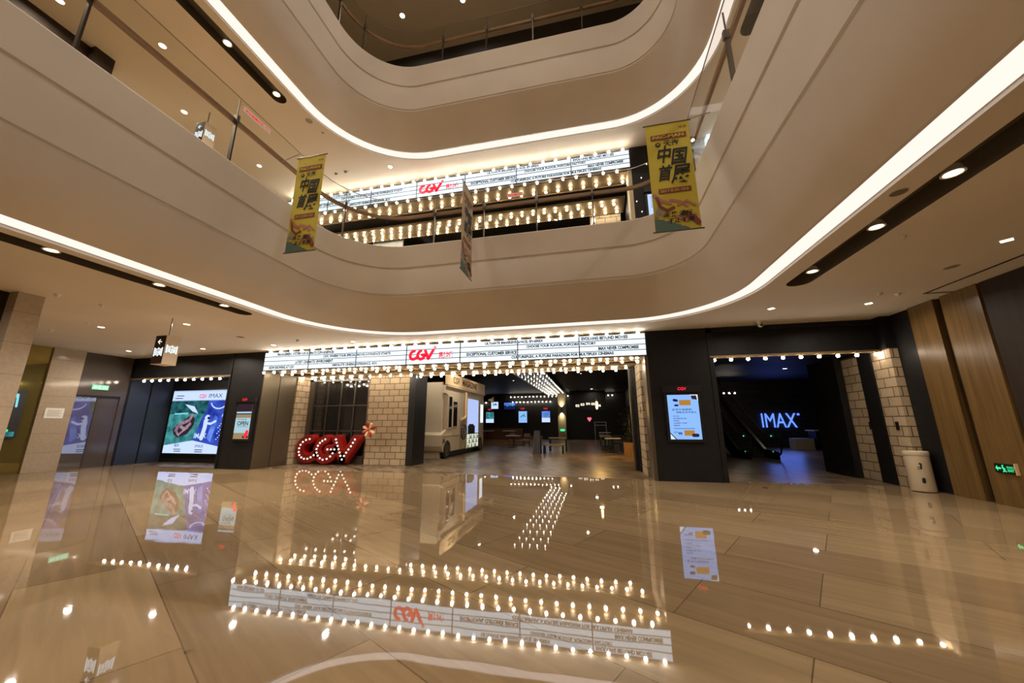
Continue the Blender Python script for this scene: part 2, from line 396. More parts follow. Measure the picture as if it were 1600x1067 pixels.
Z2, Z3 = 6.35, 6.35+UP     # parapet tops

# outer walls
struct('wall_back', MB().box(XL-.3, XR+.3, YB-.2, YB, 0, CEIL3), plaster)
struct('wall_left', MB().box(-11.6, -11.35, YB, 4.62, 0, CEIL2), wooddark)
struct('wall_left', MB().box(XL-.3, -11.35, 4.62, 4.66, 0, CEIL), marble_wall2)
struct('wall_left', MB().box(XL-.3, -11.6, 4.9, 5.0, CEIL+2.2, CEIL2), plaster)
struct('wall_left', MB().box(XL-.3, XL, 4.66, 11.0, CEIL, CEIL3).box(XL-.3, XL, YB, 4.66, CEIL2, CEIL3), plaster)
struct('wall_left', MB().box(XL-.3, XL+.28, 8.55, 9.38, 0, CEIL), marble_wall)
mir = struct('wall_left', MB().box(XL-.3, XL+.22, 4.66, 8.55, 0, CEIL), goldmirror)
struct('wall_left', MB().box(XL-.3, XL+.22, 9.38, 10.85, 2.58, CEIL).box(XL-.3, XL+.22, 10.68, 10.85, 0, 2.58), doorgrey)
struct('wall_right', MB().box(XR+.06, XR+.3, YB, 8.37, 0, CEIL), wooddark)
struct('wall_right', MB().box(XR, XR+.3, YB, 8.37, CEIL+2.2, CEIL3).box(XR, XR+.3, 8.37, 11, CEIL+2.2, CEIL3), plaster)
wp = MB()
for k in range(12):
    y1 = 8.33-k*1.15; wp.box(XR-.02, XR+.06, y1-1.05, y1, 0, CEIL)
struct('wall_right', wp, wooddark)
# marble column on the far left
cb = MB().box(-11.40, -11.08, 4.58, 4.95, 0, CEIL); co = struct('wall_left', cb, marble_wall2)
struct('wall_left', MB().box(-11.6, -11.2, 4.62, 5.0, CEIL+2.2, CEIL2), wooddark)

# ---------------------------------------------------------------- facade of the lower floor
FY = 10.85
HZ = 3.28
def facade(dz):
    lo = dz-.05 if dz else 0
    top = CEIL+dz
    struct('wall_front', MB().box(-13.0, -11.6, FY, 12.4, lo, top).box(-13.06, -13.0, FY-.03, FY+.1, lo, top), black)
    struct('wall_front', MB().box(1.62, 3.22, FY, 13.2, lo, top), black)
    # header over the right hand entrance with a raised frame
    struct('trim_9', MB().box(3.22, XR, FY+.06, FY+.3, HZ+dz, top).box(3.22, 3.34, FY-.02, FY+.06, lo, top-.02).box(3.22, XR, FY-.02, FY+.06, top-.14, top-.02), black)
    struct('wall_left', MB().box(-18.2, -13.0, FY+.05, FY+.2, HZ+dz, top).box(-18.2, -13.0, FY, FY+.05, top-.18, top).box(-18.2, -18.0, FY, 12.4, lo, HZ+dz), black)
    struct('ceiling', MB().box(-18.2, -13.0, FY+.2, 12.5, HZ+dz+.1, HZ+dz+.16).box(3.22, XR, FY+.3, 13, HZ+dz+.1, HZ+dz+.16), black)
facade(0)
# back of the left alcove and its two slanted side panels
struct('wall_front', MB().box(-18.2, -13.0, 12.38, 12.5, 0, 3.4), black)
sp = MB()
for i, (a, b) in enumerate([((-18.0, 10.95), (-17.95, 11.6)), ((-17.95, 11.66), (-17.85, 12.36))]):
    sp.add([(a[0], a[1], 0), (b[0], b[1], 0), (b[0], b[1], 3.38), (a[0], a[1], 3.38), (a[0]-.1, a[1], 0), (b[0]-.1, b[1], 0), (b[0]-.1, b[1], 3.38), (a[0]-.1, a[1], 3.38)],
           [(0, 1, 2, 3), (4, 5, 6, 7), (0, 1, 5, 4), (2, 3, 7, 6), (1, 2, 6, 5), (0, 3, 7, 4)])
struct('wall_left', sp, bluedark)
# bronze reveal panels left of the marquee, brick pilaster
struct('wall_left', MB().box(-11.62, -11.56, FY+.02, 11.58, 0, 3.4).box(-11.62, -11.56, 11.61, 12.36, 0, 3.4), bronze)
struct('wall_left', MB().box(-11.9, -11.52, 12.40, 13.25, 0, 3.45), brick_x)
struct('wall_front', MB().box(-8.62, -6.88, 12.92, 13.3, 0, 3.45), brick_y)
struct('wall_front', MB().box(-6.88, -6.62, 12.9, 13.9, 0, 3.5), blackm)
# right side reveal of the main entrance: bronze jamb, brick, dark jamb
struct('wall_right', MB().box(1.53, 1.62, FY-.02, 11.5, 0, 3.4), bronze)
struct('wall_right', MB().box(1.46, 1.62, 11.66, 12.75, 0, 3.45), brick_x)
struct('wall_right', MB().box(1.46, 1.62, 11.63, 11.66, 0, 3.45), brick_y)
struct('wall_right', MB().box(1.30, 1.40, 13.0, 13.2, 0, 3.45).box(1.40, 1.62, 12.75, 13.2, 0, 3.45), blackm)
struct('trim_10', MB().box(1.26, 1.30, 13.0, 13.2, 0, 3.45), bronze)
# right wall: black, brick, black, brick, black, wood
struct('wall_right', MB().box(7.28, 7.6, 11.70, 12.50, 0, 3.3), brick_x)
struct('wall_right', MB().box(7.20, 7.6, 11.22, 11.70, 0, 3.3), black)
struct('wall_right', MB().box(7.24, 7.6, 10.60, 11.22, 0, 3.3), brick_x)
struct('wall_right', MB().box(7.24, 7.45, 10.585, 10.60, 0, 3.3), brick_y)
struct('wall_right', MB().box(7.10, 7.6, 12.50, 13.9, 0, 3.4), black)
struct('wall_right', MB().box(7.42, 7.6, 9.97, 10.60, 0, CEIL).box(7.2, 7.6, 10.60, 12.5, 3.3, CEIL), black)
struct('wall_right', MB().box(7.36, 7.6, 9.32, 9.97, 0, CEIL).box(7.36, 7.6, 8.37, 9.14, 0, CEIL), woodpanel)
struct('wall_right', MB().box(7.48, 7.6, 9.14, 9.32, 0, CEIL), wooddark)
# small black switch plates on the brick
for (x, y, z, w_, lab) in [(7.235, 10.86, 1.42, .09, 'small black switch plate on the brick pier nearest the white bin'),
                      (7.275, 11.82, 1.42, .09, 'small black switch plate on the brick strip left of the black band'), (1.455, 12.0, 1.9, .09, 'black access panel on the brick reveal right of the main entrance')]:
    p = MB().box(x-.015, x, y-w_/2, y+w_/2, z-.1, z+.1); t = obj('switch_plate', p, blackm); tag(t, lab, 'switch plate')

# ---------------------------------------------------------------- light bulb, shared by every marquee
def bulbmesh():
    mb = MB(); mb.ball((0, 0, -.045), .042, 8, 0); mb.lathe([(.045, .02), (.045, -.004), (.03, -.012), (.022, -.02)], (0, 0, 0), 10, 1)
    o = obj('bulb', mb, [bulb_em, sockm]); me = o.data; bpy.data.objects.remove(o); return me
BULB = bulbmesh()
def bulbs(parent, pts, rot=None, sc=1):
    for p in pts:
        o = bpy.data.objects.new('bulb', BULB); C.objects.link(o); o.parent = parent
        base = parent.location if parent.type == 'EMPTY' else Vector((0, 0, 0))
        o.location = Vector(p)-base
        o.scale = (sc, sc, sc)
        if rot: o.rotation_euler = rot

def marquee(dz, lab_sign, lab_f, lab_r, grp):
    x0, x1, y, z0, z1 = -11.47, 1.57, 10.72, 3.40+dz, 4.03+dz
    t = thing('marquee_sign', lab_sign, 'sign', (0, y, z0))
    f = FRONT(y)
    b = MB().box(x0-.03, x1+.05, y+.01, FY+.02, z0-.02, z1+.02); obj('sign_box', b, blackm, t)
    p = MB(); n = 7; pw = (x1-x0)/n
    p.rect(f, x0, x1, z0, z1, 0, .02); lp = obj('light_panel', p, sign_em, t)
    g = MB(); rh = (z1-z0)/4
    for i in range(1, n): g.rect(f, x0+pw*i-.014, x0+pw*i+.014, z0, z1, .02, .03)
    for i in range(n):
        if i == 3:
            pass
        for k in range(1, 4): g.rect(f, x0+pw*i, x0+pw*(i+1), z0+rh*k-.010, z0+rh*k+.010, .02, .028)
    g.rect(f, x0, x1, z1, z1+.02, -.01, .03); g.rect(f, x0, x1, z0-.02, z0, -.01, .03)
    obj('rail', g, ink, t)
    TH = rh*.66
    def row(r, xa, xb, s):
        L = MB(); text(L, s, f, xa, z1-rh*(r+1)+rh*.18, TH, xb-xa, .034, .055); obj('text_line', L, ink, t)
    row(0, -10.93, -8.62, 'MANAGEMENT SYSTEM FOR ULTIMATE CONVENIENCES'); row(1, -9.03, -6.46, 'CGV, WHERE YOUR SPECIAL MOVIE EXPERIENCE STARTS')
    row(2, -10.15, -8.62, 'LATEST CINEMATIC ENVIRONMENT'); row(3, -11.22, -10.17, 'NOW SHOWING AT CGV'); row(3, -8.65, -6.92, 'ABSOLUTE CINEMA EXPERIENCE, 4DX')
    row(0, -3.20, -1.36, 'ULTIMATE IMMERSIVE SPACE, SPHEREX'); row(1, -1.88, .20, 'CHOOSE YOUR FLAVOR, POPCORN FACTORY')
    row(2, -3.80, -2.18, 'EXCEPTIONAL CUSTOMER SERVICE'); row(3, -2.35, .68, 'CULTUREPLEX, A FUTURE PARADIGM FOR MULTIPLEX CINEMAS')
    row(0, -.22, 1.10, 'EVOLVING BEYOND MOVIES'); row(2, .25, 1.38, 'IMAX NEVER COMPROMISE')
    R = MB(); u0 = x0+pw*3+.14; s = .30; v0 = z0+.155
    cgv(R, f, u0, v0, .80, .28, .035, .095, 0); text(R, '影城', f, u0+1.0, z0+.15, .22, .48, .035, .02)
    for k in range(5):
        a = k*1.257+.3; R.prism(stroke([(u0+.86+.02*math.cos(a), z0+.52+.02*math.sin(a)), (u0+.86+.05*math.cos(a), z0+.52+.05*math.sin(a))], .022, 4), f, .02, .036)
    obj('logo', R, logo_red, t)
    # brass strip behind the top row
    s_ = MB(); s_.add([(x0, y+.02, z1+.02), (x1, y+.02, z1+.02), (x1, FY-.01, CEIL+dz), (x0, FY-.01, CEIL+dz), (x0, FY+.02, z1+.02), (x1, FY+.02, z1+.02), (x1, FY+.02, CEIL+dz), (x0, FY+.02, CEIL+dz)],
             [(0, 1, 2, 3), (4, 5, 6, 7), (0, 1, 5, 4), (0, 3, 7, 4), (1, 2, 6, 5)]); obj('bulb_tray', s_, brass, t)
    xs = [-11.22+.4345*i for i in range(30)]
    bulbs(t, [(x, 10.70, 4.07+dz) for x in xs], (math.radians(-50), 0, 0))
    # two soffit panels under the marquee
    for (ya, yb, ra, rb, ox, lab) in [(10.60, 11.55, 10.72, 11.30, .16, lab_f), (12.30, 13.28, 12.56, 13.08, .08, lab_r)]:
        q = thing('bulb_soffit', lab, 'light fixture', (0, (ya+yb)/2, 3.38+dz), grp)
        if ya < 11: ya = FY-.14
        pb = MB().box(x0+.02, x1-.02, ya, yb, 3.385+dz, 3.45+dz)
        pb.box(x0+.02, x1-.02, ya, ya+.03, 3.36+dz, 3.385+dz).box(x0+.02, x1-.02, yb-.03, yb, 3.36+dz, 3.385+dz)
        obj('tray', pb, brass, q)
        bulbs(q, [(x-.22, ra, 3.36+dz) for x in xs]); bulbs(q, [(min(x+ox-.16, 1.42), rb, 3.36+dz) for x in xs])
    return t

def cgv(mb, f, u0, v0, W, Hh, d1, sw, d0=0):
    """the linked C G V strokes, traced in a unit box 720 x 344"""
    C_ = [(393, 250), (335, 265), (287, 300), (253, 350), (238, 410), (238, 472), (253, 525), (290, 565), (337, 587), (392, 585), (442, 560), (488, 523)]
    G_ = [(645, 253), (602, 280), (567, 315), (540, 363), (523, 418), (530, 480), (552, 530), (590, 573), (637, 597), (700, 582), (752, 540), (785, 487), (807, 423)]
    B_ = [(697, 423), (753, 423), (807, 423)]
    V1 = [(817, 253), (873, 418), (938, 587)]; V2 = [(938, 587), (1027, 420), (1113, 253)]
    m_ = lambda pts: [(u0+(x-238)/875*W, v0+(597-y_)/347*Hh) for x, y_ in pts]
    for st in (C_, G_, B_, V1, V2): mb.prism(stroke(m_(st), sw), f, d0, d1)
    return m_, C_, G_, B_

marquee(0, 'long white lit marquee sign with black lettering rows above the ground floor cinema entrance', 'front double row of glowing bulbs under the ground floor marquee',
        'rear double row of glowing bulbs in front of the ground floor brick wall', 'bulb panels under the ground floor marquee')
marquee(6.14, 'long white lit marquee sign on the upper floor behind the glass balustrade', 'front double row of glowing bulbs under the upper floor marquee',
        'rear double row of glowing bulbs deeper under the upper floor marquee', 'bulb panels under the upper floor marquee')
struct('wall_front', MB().box(1.62, 3.4, FY, 13.2, 6.3, CEIL2), black)
struct('wall_front', MB().box(3.4, XR, FY+.05, FY+.2, 6.3, CEIL2).box(-18.2, -11.6, FY, FY+.2, 6.3, CEIL2).box(-11.75, -11.6, FY+.2, 13.2, 6.3, CEIL2), plaster)
# ceilings behind the marquees
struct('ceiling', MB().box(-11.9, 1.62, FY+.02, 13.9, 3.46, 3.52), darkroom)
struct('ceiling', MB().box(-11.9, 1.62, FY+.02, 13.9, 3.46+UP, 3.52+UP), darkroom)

# single bulb rows over the two side entrances
for (xa, xb, n, zz, yy, lab, rg) in [(-17.25, -13.55, 10, 3.26, FY+.02, 'row of ten glowing bulbs over the left alcove with the cinema poster', 0), (3.36, 7.14, 10, 3.26, FY+.02, 'row of ten glowing bulbs over the dark right hand entrance', 0)]:
    t = thing('bulb_batten', lab, 'light strip', ((xa+xb)/2, yy, zz))
    m_ = (-18.0, -13.02) if xa < 0 else (3.24, 7.3)
    obj('batten', MB().box(m_[0], m_[1], yy-.06, yy+.1, zz, zz+.05), brass, t)
    bulbs(t, [(xa+(xb-xa)*i/(n-1), yy, zz-.02) for i in range(n)])

# ---------------------------------------------------------------- window behind the letters
w0, w1, wy = -11.52, -8.66, 13.18
wf = MB()
wf.box(w0, w0+.22, wy-.1, wy+.1, .0, 3.36).box(w1-.12, w1, wy-.1, wy+.1, 0, 3.36).box(w0, w1, wy-.1, wy+.1, 3.24, 3.36).box(w0, w1, wy-.1, wy+.1, 0, .3)
for k in range(1, 4): x = w0+.22+(w1-.12-w0-.22)*k/4; wf.box(x-.022, x+.022, wy-.05, wy+.05, .3, 3.24)
for z in (1.25, 2.25): wf.box(w0+.2, w1-.1, wy-.05, wy+.05, z-.022, z+.022)
struct('window_1', wf, darksteel)
pane = struct('window_1', MB().box(w0+.2, w1-.1, wy, wy+.02, .3, 3.24), darkglass)
struct('ceiling', MB().box(w0-.3, w1+.1, wy-.1, wy+.12, 3.34, 3.46), bronze)

# ---------------------------------------------------------------- big red CGV letters on the floor
t = thing('channel_letter_sign', 'big red freestanding letters CGV studded with bulbs on the floor before the window', 'letter sign', (-9.9, 12.75, 0))
f = FRONT(12.62); u0, W_, v0, H_ = -11.28, 2.42, .19, .76
for nm, idx in (('letter', 0), ('letter', 1), ('letter', 2)):
    lm = MB()
    C_ = [(393, 250), (335, 265), (287, 300), (253, 350), (238, 410), (238, 472), (253, 525), (290, 565), (337, 587), (392, 585), (442, 560), (488, 523)]
    G_ = [(645, 253), (602, 280), (567, 315), (540, 363), (523, 418), (530, 480), (552, 530), (590, 573), (637, 597), (700, 582), (752, 540), (785, 487)]
    B_ = [(697, 423), (753, 423), (807, 423)]; V_ = [(817, 253), (833, 308), (853, 363), (873, 418), (892, 473), (912, 527), (938, 587), (968, 528), (997, 473), (1027, 420), (1060, 365), (1087, 308), (1113, 253)]
    mm = lambda pts: [(u0+(x-238)/875*W_, v0+(597-y_)/347*H_) for x, y_ in pts]
    ss = [[C_], [G_, B_], [V_[:7], V_[6:]]][idx]
    for st in ss:
        o_ = stroke(mm(st), .34); i_ = stroke(mm(st), .29)
        lm.prism(o_, f, -.34, -.02, 0); lm.prism(i_, f, -.02, -.005, 1)
    lo = obj(nm, lm, [red, redface], t)
    bb = MB()
    for st in ([C_], [G_, B_], [V_])[idx]:
        for (a, b) in mm(st): obj('bulb', MB().lathe([(.036, .0), (.036, .012), (.025, .03), (.001, .036)], n=10, frame=f.M @ Matrix.Translation((a, b, -.005))), whitewarm_em, lo)
# firework burst at the tip of the V
fb = MB(); f2 = FRONT(12.5); cx, cz = -8.22, 1.30
for k in range(8):
    a = math.radians(20+45*k); c_, s_ = math.cos(a), math.sin(a)
    fb.tube([f2(cx+.06*c_, cz+.06*s_), f2(cx+.10*c_, cz+.10*s_), f2(cx+.24*c_, cz+.24*s_), f2(cx+.28*c_, cz+.28*s_)], [.02, .05, .06, .02], 8, k % 2)
fo = obj('firework', fb, [red, cream], t)
obj('stem', MB().tube([f2(-8.72, .93, -.08), f2(-8.35, 1.18, -.02), f2(cx, cz)], .022, 8), red, fo)

# ---------------------------------------------------------------- left alcove poster light box
def lightbox():
    t = thing('poster_light_box', 'large glowing light box poster of a crouching figure and an astronaut in the left alcove', 'poster', (-16.15, 12.3, .35))
    x0, x1, z0, z1 = -17.62, -14.30, .37, 2.93
    obj('frame', MB().box(x0-.05, x1+.05, 12.28, 12.38, z0-.05, z1+.05), blackm, t)
    f = FRONT(12.28, x0, z0); W, H = x1-x0, z1-z0
    ims = [paleblue_em, darkteal_em, teal_em, deepblue_em, midblue_em, navy_em, skin_em, brown_em, cyan_em, red_em, logo_red]
    mb = MB(); mb.rect(f, 0, W, 0, H, 0, .004, 0)
    top, bot = H*.84, H*.2
    mid = W*.52
    mb.prism([(0, H*.12), (mid*.85, bot*1.0), (mid*1.15, top), (.0, top)], f, .004, .007, 2)
    mb.prism([(0, H*.62), (mid*1.1, H*.62), (mid*1.15, top), (0, top)], f, .007, .009, 1)
    mb.prism([(mid*.85, bot), (W*.86, H*.11), (W, H*.14), (W, top), (mid*1.15, top)], f, .004, .007, 3)
    mb.prism([(mid*1.25, bot*1.2), (W*.72, H*.17), (W*.78, H*.55), (mid*1.4, H*.6)], f, .007, .009, 4)
    mb.prism([(W*.22, H*.78), (W*.38, H*.74), (W*.46, H*.62), (W*.36, H*.66)], f, .009, .011, 0)      # bright shaft
    mb.prism([(W*.08, H*.61), (W*.3, H*.62), (W*.3, H*.64), (W*.08, H*.63)], f, .009, .011, 8)
    # crouching figure
    mb.prism([(W*.12, H*.30), (W*.2, H*.24), (W*.34, H*.30), (W*.42, H*.44), (W*.42, H*.54), (W*.36, H*.62), (W*.3, H*.56), (W*.16, H*.46), (W*.1, H*.38)], f, .010, .012, 7)
    mb.prism(stroke([(W*.15, H*.36), (W*.2, H*.46), (W*.34, H*.52), (W*.37, H*.6)], .14), f, .012, .014, 6)
    mb.prism(stroke([(W*.18, H*.44), (W*.28, H*.38), (W*.36, H*.46)], .13), f, .013, .015, 6)
    mb.prism(stroke([(W*.21, H*.29), (W*.27, H*.35), (W*.33, H*.4)], .08), f, .013, .015, 6)
    mb.prism(stroke([(W*.15, H*.42), (W*.17, H*.33), (W*.21, H*.28)], .09), f, .014, .016, 6)
    # astronaut
    mb.prism(stroke([(W*.60, H*.5), (W*.60, H*.40), (W*.575, H*.24)], .20), f, .012, .014, 0)
    mb.prism(stroke([(W*.61, H*.47), (W*.68, H*.46), (W*.75, H*.5)], .09), f, .013, .015, 0)
    mb.prism(stroke([(W*.615, H*.555), (W*.62, H*.556)], .24), f, .013, .015, 0); mb.prism(stroke([(W*.635, H*.55), (W*.645, H*.551)], .11), f, .015, .017, 5)
    # planet arc, ringed by a pale edge
    mb.prism(stroke([(W*(.76+.13*math.cos(a)), top-.02-.34*math.sin(a)) for a in [math.radians(q) for q in range(10, 175, 15)]], .05), f, .009, .011, 0)
    mb.prism([(W*.9, H*.5), (W*.99, H*.52), (W*.99, H*.7), (W*.9, H*.66)], f, .010, .012, 0)
    mb.prism(stroke([(W*.84, H*.58), (W*.88, H*.7)], .05), f, .010, .012, 0)
    for k in range(9): mb.prism(stroke([(W*(.8+.02*(k % 3)), H*(.22+.03*k)), (W*(.8+.02*(k % 3))+.02, H*(.22+.03*k))], .04, 3), f, .010, .012, 0)
    # scalloped film edge
    for k in range(34): mb.rect(f, W*k/34+.01, W*k/34+.045, top-.03, top, .007, .0095, 0)
    for k in range(34): mb.rect(f, W*k/34+.01, W*k/34+.045, H-.04, H-.015, .004, .0085, 3)
    obj('poster', mb, ims, t)
    tx = MB()
    text(tx, 'IMAX', f, W*.58, H*.875, .17, .70, .01, 0, 0); text(tx, '4DX', f, W*.17, H*.10, .12, None, .01, .01, 0); text(tx, 'IMAX', f, W*.5, H*.09, .12, .42, .01, 0, 0)
    for (u, v, w_) in ((.17, .055, .36), (.18, .025, .33), (.5, .05, .4), (.505, .02, .38), (.06, .91, .4), (.04, .87, .42)): tx.rect(f, W*u, W*u+w_, H*v, H*v+.03, .004, .01)
    obj('lettering', tx, ink, t)
    t2 = MB(); text(t2, 'CGV', f, W*.43, H*.87, .17, .38, .012, .02); obj('logo', t2, logo_red, t)
    t3 = MB(); text(t3, 'IMAX', f, W*.46, H*.235, .2, .62, .018, .02); obj('lettering', t3, paleblue_em, t)
lightbox()

# ---------------------------------------------------------------- portrait screens on the black piers
def screen_case(name, lab, x0, x1, z0, z1, y, hz):
    t = thing(name, lab, 'screen', ((x0+x1)/2, y, z0))
    obj('case', MB().box(x0-.07, x1+.07, y-.08, y, z0-.07, z1+.07).box(x0-.1, x1+.1, y-.13, y, z1+.07, z1+.25), blackm, t)
    f = FRONT(y-.13); L = MB(); text(L, 'CGV', f, (x0+x1)/2-.11, z1+.12, .08, .22, .006, .02); obj('logo', L, red_em, t)
    return t, FRONT(y-.08, x0, z0)
t, f = screen_case('digital_screen', 'portrait display with pale blue notice on the black pier right of the main entrance', 2.02, 2.80, 1.08, 2.26, FY, 0)
W, H = .78, 1.18; mb = MB(); mb.rect(f, 0, W, 0, H, 0, .004, 0)
mb.prism([(W*.74, H), (W, H), (W, H*.86)], f, .004, .006, 1); mb.prism([(W*.78, H*.98), (W*.95, H*.98), (W*.97, H*.88), (W*.8, H*.9)], f, .006, .008, 4)
mb.prism([(0, 0), (0, H*.12), (W*.16, 0)], f, .004, .006, 1); mb.prism([(0, H*.12), (0, H*.15), (W*.2, 0), (W*.16, 0)], f, .004, .006, 4)
mb.rect(f, W*.38, W*.75, H*.76, H*.88, .004, .007, 3); mb.prism(stroke([(W*.22, H*.88), (W*.3, H*.87)], .07), f, .004, .006, 2); mb.prism(stroke([(W*.24, H*.76), (W*.32, H*.76)], .05), f, .004, .006, 2)
mb.rect(f, W*.45, W*.78, H*.08, H*.2, .004, .007, 3); mb.prism(stroke([(W*.74, H*.09), (W*.86, H*.09)], .09), f, .007, .009, 4)
obj('display', mb, [screen_blue, screen_white, navy_em, orange_em, brown_em], t)
L = MB()
text(L, '会员升级换购', f, W*.12, H*.64, .055, .5, .008, .01); text(L, '观影会员专享礼', f, W*.25, H*.58, .05, .52, .008, .01)
for k, s in enumerate(['活动时间 即日起', '仅限会员', '活动影城', '全场通用 不找零', '数量有限']): text(L, s, f, W*.13, H*(.5-.052*k), .035, .16+.09*((k*2) % 4), .008, .01)
L.rect(f, W*.13, W*.8, H*.235, H*.245, .004, .008); text(L, '现价', f, W*.12, H*.14, .04, .1, .008, .01); text(L, '98', f, W*.25, H*.1, .07, .1, .008, .03)
obj('lettering', L, navy_em, t)
t, f = screen_case('digital_screen', 'portrait display reading OPEN on the black pier left of the marquee', -12.40, -11.76, 1.02, 2.22, FY, 0)
W, H = .64, 1.20; mb = MB(); mb.rect(f, 0, W, 0, H, 0, .004, 0); mb.rect(f, 0, W, H*.78, H, .004, .006, 1)
mb.rect(f, 0, W, H*.73, H*.78, .004, .006, 2); mb.rect(f, 0, W, H*.7, H*.73, .004, .006, 3); mb.rect(f, 0, W, H*.17, H*.6, .004, .006, 2)
mb.prism(stroke([(W*.8, H*.08), (W*.88, H*.2)], .13), f, .008, .010, 5); mb.prism(stroke([(W*.68, H*.06), (W*.92, H*.06)], .09), f, .006, .008, 1)
obj('display', mb, [beige_em, brown_em, greyblue_em, navy_em, orange_em, red_em], t)
L = MB(); text(L, 'OPEN', f, W*.16, H*.38, .15, W*.72, .008, .02); text(L, 'Coming', f, W*.14, H*.53, .06, W*.6, .008, .01); L.rect(f, W*.14, W*.88, H*.345, H*.352, .004, .008)
obj('lettering', L, ink, t)

# ---------------------------------------------------------------- left side: lift door, exit signs, notice, mirror screen
dr = MB().box(XL-.02, XL+.17, 10.03, 10.68, 0, 2.56); dd = struct('door_1', dr, doorgrey)
dr = MB().add([(XL+.17, 10.025, 0), (XL+.265, 9.39, 0), (XL+.225, 9.38, 0), (XL+.13, 10.02, 0), (XL+.17, 10.025, 2.5), (XL+.265, 9.39, 2.5), (XL+.225, 9.38, 2.5), (XL+.13, 10.02, 2.5)],
    [(0, 3, 2, 1), (4, 5, 6, 7), (0, 1, 5, 4), (1, 2, 6, 5), (2, 3, 7, 6), (3, 0, 4, 7)]); struct('door_2', dr, mat('mirror_door', (.12, .10, .09), .03, metal=.0, ior=3.2))  # leaf turned out of line so its mirror finish reflects the poster
struct('door_2', MB().box(XL-.02, XL+.03, 9.38, 10.03, 0, 2.56), blackm)
struct('door_1', MB().box(XL+.17, XL+.18, 10.02, 10.035, 0, 2.56).box(XL+.17, XL+.2, 9.38, 10.68, 2.5, 2.56), blackm)
def exitsign(lab, f, w, h, m1, cat='exit sign', bg=None):
    t = obj('exit_sign', MB().rect(f, 0, w, 0, h, 0, .03), bg or green_em); tag(t, lab, cat)
    L = MB()
    L.prism(stroke([(w*.40, h*.62), (w*.46, h*.35)], h*.14), f, .03, .034); L.prism(stroke([(w*.46, h*.35), (w*.40, h*.15)], h*.1), f, .03, .034); L.prism(stroke([(w*.46, h*.35), (w*.53, h*.18)], h*.1), f, .03, .034)
    L.prism(stroke([(w*.41, h*.8), (w*.415, h*.8)], h*.16), f, .03, .034); L.prism(stroke([(w*.38, h*.55), (w*.5, h*.5)], h*.08), f, .03, .034)
    L.prism([(w*.05, h*.5), (w*.14, h*.78), (w*.14, h*.6), (w*.3, h*.6), (w*.3, h*.4), (w*.14, h*.4), (w*.14, h*.22)], f, .03, .034)
    text(L, 'EXIT', f, w*.62, h*.2, h*.25, w*.3, .034, .02); text(L, '安全出口', f, w*.6, h*.52, h*.28, w*.34, .034, .01)
    obj('pictogram', L, m1, t); return t
exitsign('pale green lit exit sign above the grey door at far left', LEFTW(XL+.225, 9.78, 2.80), .46, .17, white_em, bg=palegreen_em)
e = exitsign('low green exit sign box on the wood panel of the right wall', RIGHTW(7.355, 8.94, .585), .36, .165, green_em, bg=blackm)
obj('end_cap', MB().box(7.31, 7.36, 8.565, 8.58, .57, .77), cream, e)
nt_ = obj('wall_notice', MB().rect(LEFTW(XL+.285, 8.72, 1.74), 0, .46, 0, .34, 0, .01), white); tag(nt_, 'small white printed notice on the marble strip left of the grey door', 'notice')
L = MB(); f = LEFTW(XL+.296, 8.72, 1.74); 
for k in range(5): L.rect(f, .06, .40-.05*(k % 2), .25-.045*k, .265-.045*k, 0, .002)
obj('lettering', L, greyink, nt_)
t = thing('digital_screen', 'portrait screen with cyan beam picture at the left edge on the gold mirror wall', 'screen', (XL+.25, 7.6, 1.1)); f = LEFTW(XL+.22, 6.95, 1.12)
obj('case', MB().rect(f, 0, 1.28, 0, 1.5, 0, .06), blackm, t)
mb = MB(); f = LEFTW(XL+.28, 7.0, 1.17); W, H = 1.18, 1.4; mb.rect(f, 0, W, 0, H, 0, .004, 0); mb.prism(stroke([(W*.50, H*.22), (W*.84, H*.92)], .10), f, .004, .007, 1); mb.prism(stroke([(W*.88, H*.93), (W*.90, H*.66)], .05), f, .004, .007, 1)
mb.rect(f, 0, W, 0, H*.1, .004, .006, 2); mb.prism(stroke([(W*.75, H*.1), (W*.85, H*.13)], .08), f, .006, .008, 3); mb.prism(stroke([(W*.58, H*.66), (W*.66, H*.7)], .10), f, .007, .009, 4)
mb.prism(stroke([(W*.2, H*.4), (W*.35, H*.48)], .12), f, .007, .009, 5)
obj('display', mb, [blackm, cyan_em, teal_em, green_em, orange_em, paleblue_em], t)
# reflection of a poster in the door comes from the leaf tilted and mirror-finished to catch it

# ---------------------------------------------------------------- litter bin
t = thing('litter_bin', 'round white litter bin with a hole in its lid beside the right brick pier', 'bin', (7.13, 10.38, 0))
c = (7.13, 10.38, 0)
obj('body', MB().lathe([(.0, .015), (.198, .015), (.205, .03), (.205, .77), (.197, .775)], c, 40), offwhite, t)
obj('lid', MB().lathe([(.2, .775), (.214, .78), (.216, .80), (.213, .85), (.2, .865), (.11, .866), (.10, .855), (.10, .79), (.0, .788)], c, 40), offwhite, t)
obj('opening', MB().lathe([(.098, .83), (.0, .83)], c, 28), rubber, t)
f = frame((c[0]-.206*math.sin(.45), c[1]-.206*math.cos(.45), 0), (math.cos(.45), -math.sin(.45), 0))
L = MB(); L.prism(stroke([(.0, .5), (.01, .58)], .028), f, .0, .006); L.prism(stroke([(-.05, .49), (-.02, .49)], .012), f, 0, .006); L.prism(stroke([(-.05, .53), (-.02, .53)], .012), f, 0, .006)
L.prism([(-.03, .59), (.0, .63), (.035, .59)], f, 0, .006)
obj('symbol', L, blackink, t); obj('lock', MB().prism(stroke([(0, .22), (.005, .28)], .055), f, -.01, .008), blackink, t)

